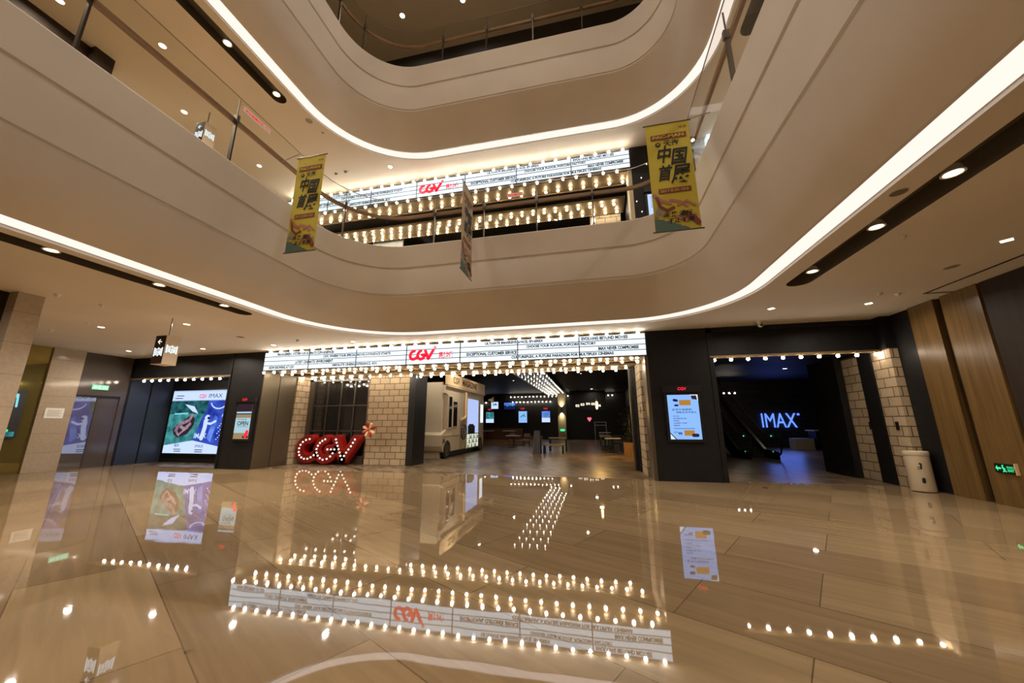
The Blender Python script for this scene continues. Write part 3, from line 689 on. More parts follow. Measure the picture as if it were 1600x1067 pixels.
# ---------------------------------------------------------------- hanging direction signs
def icon(L, f, cx, cz, s):
    L.rect(f, cx-s*.62, cx-s*.48, cz-s*.5, cz+s*.5, 0, .004); L.rect(f, cx+s*.48, cx+s*.62, cz-s*.5, cz+s*.5, 0, .004)
    for a, b in (((-.4, -.34), (.4, -.34)), ((-.4, .34), (.4, .34)), ((-.36, -.34), (-.36, .34)), ((.36, -.34), (.36, .34))):
        L.prism(stroke([(cx+a[0]*s, cz+a[1]*s), (cx+b[0]*s, cz+b[1]*s)], s*.08, 3), f, 0, .004)
    for k in (-.2, .02, .22): L.prism(stroke([(cx+k*s, cz-s*.22), (cx+k*s, cz+s*.08)], s*.12, 4), f, 0, .004); L.prism(stroke([(cx+k*s, cz+s*.2), (cx+k*s+.002, cz+s*.2)], s*.1, 4), f, 0, .004)
    L.rect(f, cx-s*.07, cx+s*.07, cz+s*.36, cz+s*.5, 0, .004); L.rect(f, cx-s*.07, cx+s*.07, cz-s*.5, cz-s*.36, 0, .004)
def hangsign(x0, x1, y0, y1, z0, z1, top, lab):
    t = thing('hanging_sign', lab, 'direction sign', ((x0+x1)/2, (y0+y1)/2, top))
    obj('box', MB().box(x0, x1, y0+.005, y1, z0, z1, 0), offwhite, t)
    obj('face_panel', MB().box(x0+.01, x1-.01, y0, y0+.006, z0+.012, z1-.01), mat('brown_panel', (.05, .028, .018), .75, spec=.2), t)
    obj('rod', MB().tube([((x0+x1)/2, (y0+y1)/2, z1), ((x0+x1)/2, (y0+y1)/2, top)], .014, 10), steel, t)
    L = MB(); f = FRONT(y0-.001); cx = (x0+x1)/2; s = (x1-x0)*.62; icon(L, f, cx, z0+.3, s)
    L.prism(stroke([(cx+.05, z0+.55), (cx-.05, z0+.55), ], .018), f, 0, .004); L.prism(stroke([(cx-.0, z0+.6), (cx-.055, z0+.55), (cx-.0, z0+.5)], .018), f, 0, .004)
    f = LEFTW(x1+.001); icon(L, f, (y0+y1)/2, z0+.38, (y1-y0)*.62)
    obj('pictogram', L, white_em, t)
    return t
hangsign(-10.37, -10.03, 6.58, 6.90, 2.93, 3.64, CEIL, 'box shaped toilet and lift direction sign hanging by a rod from the lower left ceiling')
hangsign(-10.62, -10.28, 6.58, 6.90, 2.93+UP, 3.64+UP, CEIL2, 'box shaped direction sign hanging from the upper floor ceiling behind the glass')

# ---------------------------------------------------------------- balustrades
def nearest(d, df, p):
    o = outline(d, df, 40); b = min(o, key=lambda q: (q[0]-p[0])**2+(q[1]-p[1])**2); i = o.index(b)
    a, c_ = o[i-1], o[(i+1) % len(o)]; t = Vector((c_[0]-a[0], c_[1]-a[1])).normalized(); return b, t
POSTS = [(-6.5, 2.22), (-6.5, 4.02), (-6.5, 5.84), (-6.0, 7.5), (-4.37, 8.5), (-2.77, 8.5), (-1.08, 8.5), (.5, 8.5), (1.75, 7.9), (2.2, 6.2), (2.2, 4.7), (2.2, 2.9), (2.2, 1.1),
         (-6.5, .4), (-6.5, -1.4), (-6.5, -3.2), (-6.5, -5), (-6.5, -6.8), (-6.5, -8.6), (2.2, -.7), (2.2, -2.5), (2.2, -4.3), (2.2, -6.1), (2.2, -7.9), (-4.4, -11.8), (-2.6, -11.8), (-.8, -11.8), (1.0, -11.8)]
def balustrade(Zp, lab):
    t = thing('balustrade', lab, 'railing', (-2.1, 8.45, Zp))
    obj('glass_panel', ringmesh([(1.165, 1.40, Zp-.05), (1.165, 1.40, Zp+1.48), (1.153, 1.388, Zp+1.48), (1.153, 1.388, Zp-.05)]), glass, t)
    obj('glass_edge', ringmesh([(1.168, 1.403, Zp+1.478), (1.168, 1.403, Zp+1.49), (1.150, 1.385, Zp+1.49), (1.150, 1.385, Zp+1.478), (1.168, 1.403, Zp+1.478)]), steel, t)
    a, b, c_ = 1.10, 1.335, Zp+1.0
    obj('handrail', ringmesh([(a, b, c_-.045), (a, b, c_+.045), (a-.06, b-.06, c_+.045), (a-.06, b-.06, c_-.045), (a, b, c_-.045)]), railwood, t)
    for px in POSTS:
        # near edge coordinates are given for the glass line
        (x, y), tg = nearest(1.13, 1.365, px); n = Vector((-tg.y, tg.x))
        mb = MB()
        def bar(cx, cy, wt, wn, z0, z1):
            vs = []
            for z in (z0, z1):
                for s, q in ((-1, -1), (1, -1), (1, 1), (-1, 1)): vs.append((cx+tg.x*wt*s+n.x*wn*q, cy+tg.y*wt*s+n.y*wn*q, z))
            mb.add(vs, [(0, 3, 2, 1), (4, 5, 6, 7), (0, 1, 5, 4), (1, 2, 6, 5), (2, 3, 7, 6), (3, 0, 4, 7)])
        bar(x, y, .014, .035, Zp-.08, Zp+1.0); bar(x-n.x*.0, y-n.y*.0, .03, .05, Zp+.93, Zp+1.09); bar(x, y, .006, .012, Zp+1.05, Zp+1.46)
        obj('post', mb, darksteel, t)
    return t
balustrade(Z2, 'glass balustrade with timber handrail along the edge of the upper floor void')
balustrade(Z3, 'glass balustrade with timber handrail on the topmost visible floor')
nb = obj('warning_sticker', MB().rect(LEFTW(-6.50, 4.75, 7.60), 0, .62, 0, .12, 0, .004), white); tag(nb, 'small white sticker with red writing on the left glass balustrade', 'sticker')
L = MB(); text(L, '请勿倚靠护栏', LEFTW(-6.495, 4.78, 7.63), 0, 0, .06, .42, .002, .02); text(L, '⊘', LEFTW(-6.495, 5.24, 7.62), 0, 0, .08, .08, .002, .02); obj('lettering', L, logo_red, nb)
nb = obj('warning_sticker', MB().rect(FRONT(8.42, -1.95, 7.42), 0, .42, 0, .12, 0, .004), white); tag(nb, 'small white sticker with red writing on the front glass balustrade right of the narrow banner', 'sticker')
L = MB(); text(L, '请勿倚靠护栏', FRONT(8.414, -1.93, 7.45), 0, 0, .06, .36, .002, .02); obj('lettering', L, logo_red, nb)

# ---------------------------------------------------------------- hanging banners
def banner(lab, f, W, H, barx, wavy, cloth=None):
    """f: frame whose origin is the cloth's lower left corner"""
    t = thing('banner', lab, 'banner', tuple(f(W/2, H)), 'exhibition banners on the upper balustrade')
    k = H
    def g(u, v, d=0): return f(u+wavy*math.sin(math.pi*v/H), v, d+.05*math.sin(2.2*v)*wavy/.05 if wavy else d)
    cl = MB(); N = 16; vs = []
    for dd in (0, -.006):
        for i in range(N+1):
            for j in range(5): vs.append(g(W*j/4, H*i/N, dd))
    q = (N+1)*5; fs = []
    for s in (0, q):
        for i in range(N):
            for j in range(4): a = s+i*5+j; fs.append((a, a+1, a+6, a+5))
    for i in range(N): fs.append((i*5, i*5+5, q+i*5+5, q+i*5)); fs.append((i*5+4, i*5+9, q+i*5+9, q+i*5+4))
    cl.add(vs, fs, 0, True); obj('cloth', cl, cloth or yellow, t)
    b = MB(); b.tube([f(-.04, H+.005, -.003), f(W+.04, H+.005, -.003)], .013, 8); b.tube([f(-.04, -.005, -.003), f(W+.04, -.005, -.003)], .013, 8); obj('rod', b, darksteel, t)
    obj('bracket_arm', MB().tube([f(barx[0], H+.01, -.003), f(barx[1], H+.01+barx[2], -.003)], .009, 8), steel, t)
    def seg(mb, poly, d0, d1, mi=0):        # cut tall shapes to follow the cloth
        mb.prism(poly, g, d0, d1, mi)
    a = MB(); s = W
    for (u0, u1, v0, v1) in ((.10, .92, .845, .895), (.16, .88, .335, .38)):
        n_ = 4
        for i in range(n_): seg(a, [(s*(u0+(u1-u0)*i/n_), k*v0), (s*(u0+(u1-u0)*(i+1)/n_), k*v0), (s*(u0+(u1-u0)*(i+1)/n_), k*v1), (s*(u0+(u1-u0)*i/n_), k*v1)], .004, .008, 0)
    # soft brown and pink brushwork near the foot, teal corner
    def blob(pts, w, mi, d): seg(a, stroke([(s*x, k*y) for x, y in pts], w), d, d+.003, mi)
    blob([(.05, .33), (.2, .27), (.38, .24)], .06, 1, .004); blob([(.1, .30), (.16, .22), (.3, .18), (.45, .2)], .05, 0, .008)
    blob([(.4, .27), (.6, .25), (.75, .2)], .05, 1, .004); blob([(.55, .22), (.75, .25), (.92, .2)], .04, 1, .008)
    blob([(.7, .14), (.85, .1), (.94, .05)], .09, 0, .008); blob([(.5, .12), (.7, .08), (.9, .12)], .06, 1, .004)
    for i in range(5): seg(a, [(s*.005, k*.0), (s*(.3+.12*i), k*.0), (s*(.22+.11*i), k*(.10-.018*i)), (s*.005, k*(.115-.012*i))], .004+.0006*i, .0066+.0006*i, 2)
    blob([(.06, .14), (.12, .19), (.2, .15)], .07, 3, .008)
    obj('artwork', a, [purpleink, pinkink, tealink, greyink], t)
    T = MB()
    text(T, '天街', g, s*.38, k*.775, .13, s*.36, .010, .012); T.prism(stroke([(s*.25, k*.80), (s*.252, k*.80)], .085), g, .004, .009)
    for ch, u, v, h, w_ in (('中', .18, .62, .34, .30), ('国', .50, .59, .33, .33), ('首', .16, .45, .32, .30), ('展', .44, .40, .40, .42)):
        text(T, ch, g, s*u, k*v, h, s*w_, .011, .022, shear=.18)
    text(T, '未来 漫行', g, s*.2, k*.115, .11, s*.62, .016, .02, shear=.2); text(T, '不止不潮', g, s*.28, k*.06, .10, s*.56, .016, .02, shear=.2)
    obj('calligraphy', T, blackink, t)
    Y = MB(); text(Y, 'PAC-MAN', g, s*.14, k*.855, .065, s*.72, .011, .03); text(Y, '2017.8.20-10.8', g, s*.2, k*.345, .05, s*.62, .011, .01)
    text(Y, '×', g, s*.222, k*.79, .045, .045, .012, .04); obj('lettering', Y, yellow, t)
    L_ = MB(); text(L_, '龙湖', g, s*.76, k*.935, .05, s*.18, .008, .01); obj('lettering', L_, brownink, t)
    return t
banner('yellow cloth banner with black calligraphy hung from the left balustrade post', FRONT(5.78, -6.09, 4.98), .69, 2.27, (-.42, .0, .12), .0)
banner('yellow cloth banner with black calligraphy hung from the right balustrade post', FRONT(6.1, 1.22, 4.72), .74, 2.16, (.72, 1.12, .08), .0)
banner('pale narrow banner seen almost edge on in front of the middle of the front balustrade', LEFTW(-2.80, 7.32, 5.0), .76, 2.30, (.76, 1.12, .05), .0, mat('pale_banner_cloth', (.46, .37, .27), .8))

# ---------------------------------------------------------------- ceiling fittings
GL = {}
def downlight(x, y, z, lab, r=.06, power=0, square=False, grp=None, name='downlight'):
    t = thing(name, lab, 'ceiling light', (x, y, z), grp)
    n = 4 if square else 20
    ring = MB(); ring.lathe([(r*1.0, .004), (r*1.0, -.008), (r*1.28, -.008), (r*1.32, .004)], (x, y, z), n); obj('trim_ring', ring, white, t)
    obj('lens', MB().lathe([(r*1.0, -.005), (.0001, -.005)], (x, y, z), n), down_em, t)
    if power: area('downlight_glow', (x, y, z-.03), r*2, power, WARM, spread=165)
def dome(x, y, z, lab, r=.07, m=None, name='smoke_detector', cat='detector'):
    t = thing(name, lab, cat, (x, y, z))
    obj('base', MB().lathe([(r, .0), (r, -.015), (r*.9, -.02), (0.001, -.02)], (x, y, z), 20), m or white, t)
    obj('sensor', MB().lathe([(r*.62, -.015), (r*.6, -.04), (r*.4, -.055), (.001, -.058)], (x, y, z), 20), m or white, t)
def spot(x, y, z, lab, power=0, lit=True):
    t = thing('slot_spotlight', lab, 'ceiling light', (x, y, z))
    obj('housing', MB().lathe([(.04, .08), (.075, .07), (.085, .01), (.10, .0), (.10, -.010), (.08, -.010), (.07, .02)], (x, y, z+.02), 24), white, t)
    obj('lens', MB().lathe([(.07, .012), (.001, .012)], (x, y, z+.02), 20), down_em, t)
    if power: area('spotlight_glow', (x, y, z-.0), .2, power, WARM, spread=140)
PW = 50
c1 = CEIL
for x, y, lab in [(-16.28, 9.6, 'round downlight in the lower left ceiling above the grey door'), (-13.31, 9.9, 'round downlight above the poster alcove'), (-13.0, 6.95, 'round downlight in the lower left ceiling between detectors'),
                  (-10.45, 7.25, 'round downlight beside the rod of the hanging sign'), (-10.40, 9.95, 'round downlight before the left end of the marquee'), (-7.47, 10.1, 'round downlight before the third marquee panel')]:
    downlight(x, y, c1, lab, .07, PW)
for x, y, lab in [(4.22, 9.25, 'square downlight above the dark right pier'), (6.2, 9.32, 'square downlight above the right hand entrance'), (6.1, 6.34, 'square downlight nearest the right edge of the photo')]:
    downlight(x, y, c1, lab, .085, PW*.5, True)
for k in range(5):
    for x in (-10.0, 5.9): downlight(x, 2.6-3.4*k, c1, 'added fill downlight of the lower ceiling, out of view', .07, PW*(1.0 if x < 0 else .5), grp='added fill downlights of the lower ceiling')  # lamps added out of view to fill the ground floor with light
for x, y, lab in [(3.98, 4.41, 'ring shaped spotlight in the right ceiling slot'), (3.99, 5.55, 'middle spotlight in the right ceiling slot'), (3.99, 7.1, 'spotlight near the rounded end of the right ceiling slot'),
                  (-8.09, 3.53, 'spotlight nearest the left photo edge in the lower left slot'), (-8.09, 5.0, 'middle spotlight in the lower left ceiling slot'), (-8.09, 6.3, 'spotlight near the rounded end of the lower left slot')]:
    spot(x, y, c1+.02, lab, PW*(.6 if x < 0 else .35))
for x, y, lab in [(-10.59, 4.88, 'round detector on the lower ceiling by the marble column'), (-10.55, 5.56, 'round detector on the lower ceiling nearer the left slot'), (-12.81, 6.55, 'round detector close to the left downlight'), (-14.71, 6.85, 'round detector farthest left on the lower ceiling'),
                  (-9.03, 9.5, 'dark sensor before the second marquee panel'), (6.34, 8.7, 'round detector above the wood panels'), (5.95, 8.6, 'second round detector beside the one above the wood panels'), (4.51, 5.86, 'tiny sprinkler right of the right slot')]:
    dome(x, y, c1, lab, .055 if 'tiny' not in lab else .03, steel if 'dark' in lab else None)
t = thing('security_camera', 'white dome security camera above the right hand entrance frame', 'camera', (4.45, 10.45, c1)); obj('mount', MB().lathe([(.06, 0), (.06, -.04), (.001, -.04)], (4.45, 10.45, c1), 16), white, t)
cb_ = MB(); cb_.ball((4.45, 10.45, c1-.09), .065, 10); obj('camera_body', cb_, white, t); obj('lens', MB().tube([(4.45, 10.40, c1-.10), (4.45, 10.37, c1-.11)], .03, 12), rubber, t)
def speaker(x, y, z, lab, r=.13):
    t = thing('ceiling_speaker', lab, 'speaker', (x, y, z)); obj('rim', MB().lathe([(r, 0), (r, -.008), (r*.9, -.008), (r*.88, 0)], (x, y, z), 28), ceilm, t); obj('grille', MB().lathe([(r*.88, -.003), (.001, -.003)], (x, y, z), 28), steel if r < .12 else slotm, t)
speaker(3.62, 4.62, c1, 'round ceiling speaker between the cove and the right slot', .09); speaker(-10.4, 8.75, c1, 'round ceiling speaker before the pier with the OPEN screen', .12)
speaker(-14.6, 6.35, c1, 'round air vent at the far left of the lower ceiling', .2); speaker(6.19, 7.32, c1, 'round dark vent on the ceiling near the wood panels', .11)
c2 = CEIL2
for x, y, lab in [(-9.63, 4.96, 'small round downlight on the upper ceiling above the left handrail'), (-11.15, 6.56, 'small round downlight on the upper ceiling left of the hanging sign'), (-11.9, 6.8, 'round downlight just above the left parapet of the upper floor'),
                  (-6.55, 9.95, 'bright round downlight before the upper marquee'), (-10.7, 3.75, 'round downlight beside the dark panelled wall on the upper ceiling'), (-11.0, 8.9, 'round downlight on the upper ceiling at far left behind the banner')]:
    downlight(x, y, c2, lab, .07, PW)
for k in range(5):
    for x in (-9.5, 5.6): downlight(x, 2.0-3.4*k, c2, 'added fill downlight of the upper floor ceiling, out of view', .07, PW, grp='added fill downlights of the upper ceiling')  # unseen lamps added to lift the light on the upper floor
downlight(5.6, 5.5, c2, 'added fill downlight of the upper floor ceiling above the right gallery', .07, PW); downlight(5.6, 8.6, c2, 'added fill downlight of the upper ceiling before the second shop sign', .07, PW)  # both added to brighten the dark right side of the upper floor
for x, y, lab in [(-8.09, 5.27, 'dim spotlight in the upper left ceiling slot'), (-8.09, 6.68, 'bright spotlight near the rounded end of the upper left slot')]: spot(x, y, c2+.02, lab, PW*.6)
speaker(-7.86, 7.62, c2, 'round speaker by the end of the upper left ceiling slot', .11); speaker(-7.78, 8.1, c2, 'small round fitting beyond the upper left speaker', .05)
for x, y, lab in [(-10.25, 7.3, 'round detector on the upper ceiling right of the hanging sign'), (-8.65, 9.85, 'left of two brown sensors on the upper ceiling'), (-8.25, 9.83, 'right of two brown sensors on the upper ceiling')]: dome(x, y, c2, lab, .06, steel if 'brown' in lab else None)
for x, y, lab in [(-6.33, 9.6, 'left bright spotlight on the topmost ceiling'), (-3.9, 9.6, 'right bright spotlight on the topmost ceiling')]: downlight(x, y, CEIL3, lab, .09, 60)
for k, (x, y) in enumerate([(-2, 4), (-2, -2), (-2, -8), (-6, 1), (2, 1)]): downlight(x, y, CEIL3, 'added fill downlight of the topmost ceiling, out of view', .12, 130, grp='added fill downlights of the topmost ceiling')  # strong lamps added out of view to light the void from above
# top floor: dark shopfront behind the glass, and the rest of the enclosure
struct('wall_front', MB().box(XL-.3, XR+.3, 11.1, 11.3, Z3-.1, CEIL3), black)

# ---------------------------------------------------------------- upper floor details behind the glass
t = thing('star_light_wall', 'scattered tiny round lamps on the black wall right of the upper marquee', 'wall lights', (1.8, FY, 8.0), None)
for (x, z) in [(2.1, 9.65), (1.9, 9.18), (1.97, 8.53), (1.7, 8.36), (1.83, 7.98), (1.66, 7.74)]:
    o = MB(); o.ball((x, FY-.02, z), .022, 8); obj('lamp', o, whitewarm_em, t)
t, f = screen_case('digital_screen', 'portrait display with white and violet notice on the upper floor black wall', 2.02, 2.80, 1.08+UP, 2.26+UP, FY, 0)
mb = MB(); mb.rect(f, 0, .78, 0, 1.18, 0, .004, 0); mb.rect(f, .18, .78, .42, .6, .004, .007, 1)
for k in range(6): mb.rect(f, .08, .4+.05*(k % 3), .72+.07*k, .735+.07*k, .004, .007, 2)
obj('display', mb, [paleblue_em, violet_em, navy_em], t)
def shop_sign():
    x0, x1, z0, z1, y = 3.9, 7.2, 3.36+UP, 4.02+UP, 10.66
    t = thing('shop_sign', 'white lit shop sign partly hidden behind the right banner on the upper floor', 'sign', (5.5, y, z0)); f = FRONT(y)
    obj('sign_box', MB().box(x0, x1, y, FY+.05, z0, z1), sign_em, t); L = MB(); text(L, 'OSTSC', f, x0+.1, z0+.28, .17, .75, .01); L.rect(f, x0, x1, z0+.2, z0+.215, 0, .01); L.rect(f, x0, x1, z0+.05, z0+.065, 0, .01); obj('lettering', L, ink, t)
    bulbs(t, [(x0+.2+.43*k, y+.05, z0-.02) for k in range(7)])
shop_sign()
struct('wall_front', MB().box(.28, .50, 13.3, 13.6, 6.2, 9.9), steel)
struct('wall_front', MB().box(.50, 1.45, 13.35, 13.6, 6.2, 9.9), brick_y)
t = obj('pale_board', MB().box(-9.45, -7.95, 13.5, 13.56, 6.3, 9.62), mat('pale_panel', (.42, .42, .40), .4)); tag(t, 'pale panel under the left part of the upper marquee', 'board')
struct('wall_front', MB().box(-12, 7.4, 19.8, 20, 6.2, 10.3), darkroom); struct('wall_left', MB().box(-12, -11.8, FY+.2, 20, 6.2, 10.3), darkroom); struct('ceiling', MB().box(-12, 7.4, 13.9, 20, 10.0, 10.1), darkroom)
struct('floor', MB().box(-12, 7.4, 11.0, 20, 6.22, 6.32), tilefloor)
struct('wall_right', MB().box(1.50, 1.62, FY-.02, 11.3, 6.3, 9.7), offwhite)

# ---------------------------------------------------------------- cinema hall behind the marquee
HC = 4.5
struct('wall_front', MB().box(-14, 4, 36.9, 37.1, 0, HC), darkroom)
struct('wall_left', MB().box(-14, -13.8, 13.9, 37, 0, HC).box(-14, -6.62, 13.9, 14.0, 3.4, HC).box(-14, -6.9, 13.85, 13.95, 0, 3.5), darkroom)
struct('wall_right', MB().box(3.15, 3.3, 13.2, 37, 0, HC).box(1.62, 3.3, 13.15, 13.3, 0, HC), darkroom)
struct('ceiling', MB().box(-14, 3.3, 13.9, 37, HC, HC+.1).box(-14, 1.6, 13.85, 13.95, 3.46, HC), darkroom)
t = thing('ceiling_light_panel', 'long hanging panel of small bulbs running down the hall ceiling', 'light panel', (-3.3, 27, 4.25))
obj('tray', MB().box(-4.2, -2.4, 18.5, 36, 4.27, 4.33).box(-4.2, -4.17, 18.5, 36, 4.2, 4.27).box(-2.43, -2.4, 18.5, 36, 4.2, 4.27), blackm, t)
bulbs(t, [(-4.05+.375*i, 19.0+1.17*j, 4.25) for j in range(15) for i in range(5)], None, .48)
t = thing('wall_light_row', 'long row of small bulbs near the ceiling of the far hall wall', 'light strip', (-3, 36.5, 4.2))
obj('batten', MB().box(-8.3, 2.1, 36.45, 36.6, 4.22, 4.27), blackm, t); bulbs(t, [(-8.1+.385*i, 36.5, 4.2) for i in range(27)], None, .8)
t = thing('wall_light_row', 'shorter lower row of small bulbs above the far hall posters', 'light strip', (-6, 36.7, 3.62))
obj('batten', MB().box(-11.4, -4, 36.7, 36.8, 3.72, 3.76), blackm, t); bulbs(t, [(-7.95+.385*i, 36.7, 3.7) for i in range(11)]+[(-11.2, 36.7, 3.7), (-10.8, 36.7, 3.7)])
def hallposter(x0, x1, z0, z1, lab, bands, head=True):
    t = thing('hall_screen', lab, 'screen', ((x0+x1)/2, 36.85, z0)); obj('case', MB().box(x0-.06, x1+.06, 36.8, 36.9, z0-.06, z1+.06), blackm, t)
    f = FRONT(36.8, x0, z0); mb = MB(); W, H = x1-x0, z1-z0
    for i, (a, b, mi) in enumerate(bands): mb.rect(f, 0, W, H*a, H*b, 0, .01, mi)
    for k in range(4): mb.prism(stroke([(W*(.25+.15*k), H*(.5+.1*(k % 2))), (W*(.35+.15*k), H*(.55+.1*(k % 3)))], .1), f, .01, .02, 2 if bands[0][2] != 2 else 0)
    obj('display', mb, [paleblue_em, midblue_em, teal_em, screen_blue, green_em, navy_em], t)
    if head: L = MB(); text(L, 'CGV', FRONT(36.7, (x0+x1)/2-.2, z1+.2), 0, 0, .12, .4, .01, .03); obj('logo', L, red_em, t)
hallposter(-10.8, -9.97, 1.62, 2.69, 'far portrait screen with green and white picture by the back of the van', [(0, .35, 0), (.35, 1, 2)])
hallposter(-7.36, -6.50, 1.62, 2.74, 'far portrait screen in the middle with pale blue text', [(0, 1, 3)])
hallposter(-5.0, -4.18, 1.65, 2.72, 'far portrait screen nearest the lit column with blue and white picture', [(0, .4, 0), (.4, 1, 1)])
hallposter(-10.25, -9.5, 3.02, 3.75, 'small pale square screen high on the far wall', [(0, 1, 0)], False)
hallposter(-8.87, -7.7, 2.95, 3.62, 'small wide violet screen high on the far wall', [(0, .6, 5), (.6, 1, 1)], False)
col = MB().box(-3.12, -2.42, 34, 34.6, 0, HC); struct('wall_front', col, mat('olive_column', (.25, .2, .1), .5))
wl = thing('wall_lamp', 'small lamp throwing light up and down the far column', 'wall lamp', (-2.77, 33.95, 2.75)); obj('lamp_body', MB().tube([(-2.77, 33.93, 2.62), (-2.77, 33.93, 2.86)], .05, 12), blackm, wl)
area('wall_lamp_glow', (-2.77, 33.86, 2.88), .08, 12, WARM, (math.pi-.15, 0, 0), spread=80); area('wall_lamp_glow', (-2.77, 33.86, 2.6), .08, 12, WARM, (.15, 0, 0), spread=80)
exitsign('small green exit sign low on the far lit column', FRONT(33.98, -2.95, .85), .4, .17, green_em)
nt2 = thing('screen_numbers', 'lit numbers 02 to 06 in an arc over the far corridor', 'sign', (-.4, 34, 3.1)); L = MB(); f = FRONT(34)
for s_, x, z in (('02', -1.5, 2.98), ('03', -1.05, 3.08), ('04', -.55, 3.14), ('05', -.1, 3.12), ('06', .4, 2.98)): text(L, s_, f, x, z, .22, .34, .01, .02)
obj('lettering', L, whitewarm_em, nt2)
hb = obj('arch_board', MB().box(-2.0, 1.2, 34.02, 34.1, 2.7, 4.47), black, nt2)
pk = obj('neon_sign', MB().prism([(-.2, .1), (0, -.2), (.2, .1), (.12, .25), (0, .15), (-.12, .25)], FRONT(36.9, -.35, 1.87), 0, .06), em('neon_pink', (1, .12, .2), 1.5)); tag(pk, 'small pink neon sign deep in the far corridor', 'neon sign')
downlight(.0, 33, HC, 'warm downlight over the far corridor', .1, 20)
# warm pendant tube lamp
t = thing('pendant_lamp', 'warm yellow pendant lamp shining in the hall doorway', 'pendant lamp', (.2, 17.6, HC))
obj('cord', MB().tube([(.2, 17.6, HC), (.2, 17.6, 2.62)], .008, 6), rubber, t)
obj('shade', MB().tube([(.2, 17.6, 2.62), (.2, 17.6, 2.5)], .06, 12), brass, t); obj('lamp_tube', MB().tube([(.2, 17.6, 2.5), (.2, 17.6, 2.2), (.2, 17.6, 2.16)], [.04, .04, .01], 12), em('yellow_glow', (1, .55, .10), 40), t)
area('pendant_glow', (.2, 17.6, 2.1), .15, 55, (1, .58, .16))
# furniture
def table(x, y, lab, w=.8, d=.8, h=.75, top=None, grp=None, b0=0):
    t = thing('cafe_table', lab, 'table', (x, y, b0), grp)
    obj('tabletop', MB().box(x-w/2, x+w/2, y-d/2, y+d/2, h-.04, h), top or white, t); obj('column', MB().tube([(x, y, b0+.02), (x, y, h-.04)], .035, 10), blackm, t); obj('base', MB().box(x-.25, x+.25, y-.25, y+.25, b0, b0+.025), blackm, t)
def chair(x, y, lab, h=.45, m=None, face=1):
    t = thing('chair', lab, 'chair', (x, y, 0))
    obj('seat', MB().box(x-.21, x+.21, y-.21, y+.21, h-.04, h), m or tan, t)
    for sx in (-1, 1):
        for sy in (-1, 1): obj('leg', MB().tube([(x+.18*sx, y+.18*sy, h-.04), (x+.21*sx, y+.21*sy, 0)], .014, 6), blackm, t)
    b = MB(); yy = y+.2*face; b.tube([(x-.19, yy, h), (x-.19, yy+.05*face, h+.42)], .013, 6); b.tube([(x+.19, yy, h), (x+.19, yy+.05*face, h+.42)], .013, 6); b.box(x-.21, x+.21, yy+.02, yy+.06, h+.22, h+.42); obj('backrest', b, m or tan, t)
def bench(x0, x1, y0, y1, h, lab, m=None):
    t = thing('bench', lab, 'bench', ((x0+x1)/2, (y0+y1)/2, 0)); obj('seat', MB().box(x0, x1, y0, y1, h-.06, h), m or tan, t)
    for (x, y) in ((x0+.05, y0+.05), (x1-.05, y0+.05), (x0+.05, y1-.05), (x1-.05, y1-.05)): obj('leg', MB().box(x-.03, x+.03, y-.03, y+.03, 0, h-.06), blackm, t)
table(.95, 20.6, 'white topped cafe table nearest on the right of the hall'); table(.75, 27, 'white topped cafe table farther back on the right of the hall', h=.9)
bench(.35, 1.0, 22.5, 26, .78, 'long pale timber counter bench on the right of the hall')
t = thing('high_rack', 'white framed high rack behind the timber counter', 'rack', (.4, 27.8, 0)); rk = MB()
for x in (.1, .9): rk.tube([(x, 27.8, 0), (x, 27.8, 1.62)], .02, 8)
for z in (1.38, 1.6): rk.tube([(.1, 27.8, z), (.9, 27.8, z)], .02, 8)
obj('frame', rk, white, t)
chair(1.62, 20.3, 'dark chair beside the nearest right hand cafe table', m=blackm); chair(1.2, 21.4, 'dark chair behind the nearest right hand cafe table', m=blackm, face=1)
t = thing('planter', 'square timber planter box with dark foliage inside the entrance', 'planter', (1.72, 18.9, 0)); obj('box', MB().box(1.4, 2.05, 18.6, 19.25, 0, .6), planter, t)
random.seed(3); lf = MB()
for k in range(260):
    a = random.uniform(0, 6.28); r = random.uniform(.02, .55); z = random.uniform(.6, 2.3); r *= 1-abs(z-1.5)/1.6; c_ = Vector((1.7+r*math.cos(a), 18.9+r*math.sin(a), z)); s_ = random.uniform(.07, .14); b_ = random.uniform(0, 6.28)
    u_ = Vector((math.cos(b_), math.sin(b_), random.uniform(-.4, .6)))*s_; w_ = Vector((-math.sin(b_), math.cos(b_), random.uniform(-.3, .3)))*s_*.45
    lf.add([c_-u_, c_+w_, c_+u_, c_-w_], [(0, 1, 2, 3)])
obj('foliage', lf, leaf, t); obj('stem', MB().tube([(1.72, 18.9, .5), (1.7, 18.9, 2.0)], .02, 8), tan, t)
bench(-2.6, -1.55, 19.3, 19.9, .46, 'timber bench left of the hall aisle'); bench(-2.5, -1.5, 21.0, 21.6, .74, 'second taller timber bench behind the first one')
t = thing('sandwich_board', 'dark folding sandwich board beside the timber bench', 'board', (-2.78, 19.2, 0)); 
for s_ in (-1, 1):
    obj('panel', MB().add([(-3.08, 19.2+.25*s_, 0), (-2.68, 19.2+.25*s_, 0), (-2.72, 19.2+.02*s_, 1.15), (-3.04, 19.2+.02*s_, 1.15), (-3.08, 19.23+.25*s_, 0), (-2.68, 19.23+.25*s_, 0), (-2.72, 19.23+.02*s_, 1.15), (-3.04, 19.23+.02*s_, 1.15)], [(0, 1, 2, 3), (4, 5, 6, 7), (0, 1, 5, 4), (2, 3, 7, 6), (1, 2, 6, 5), (0, 3, 7, 4)]), blackm, t)
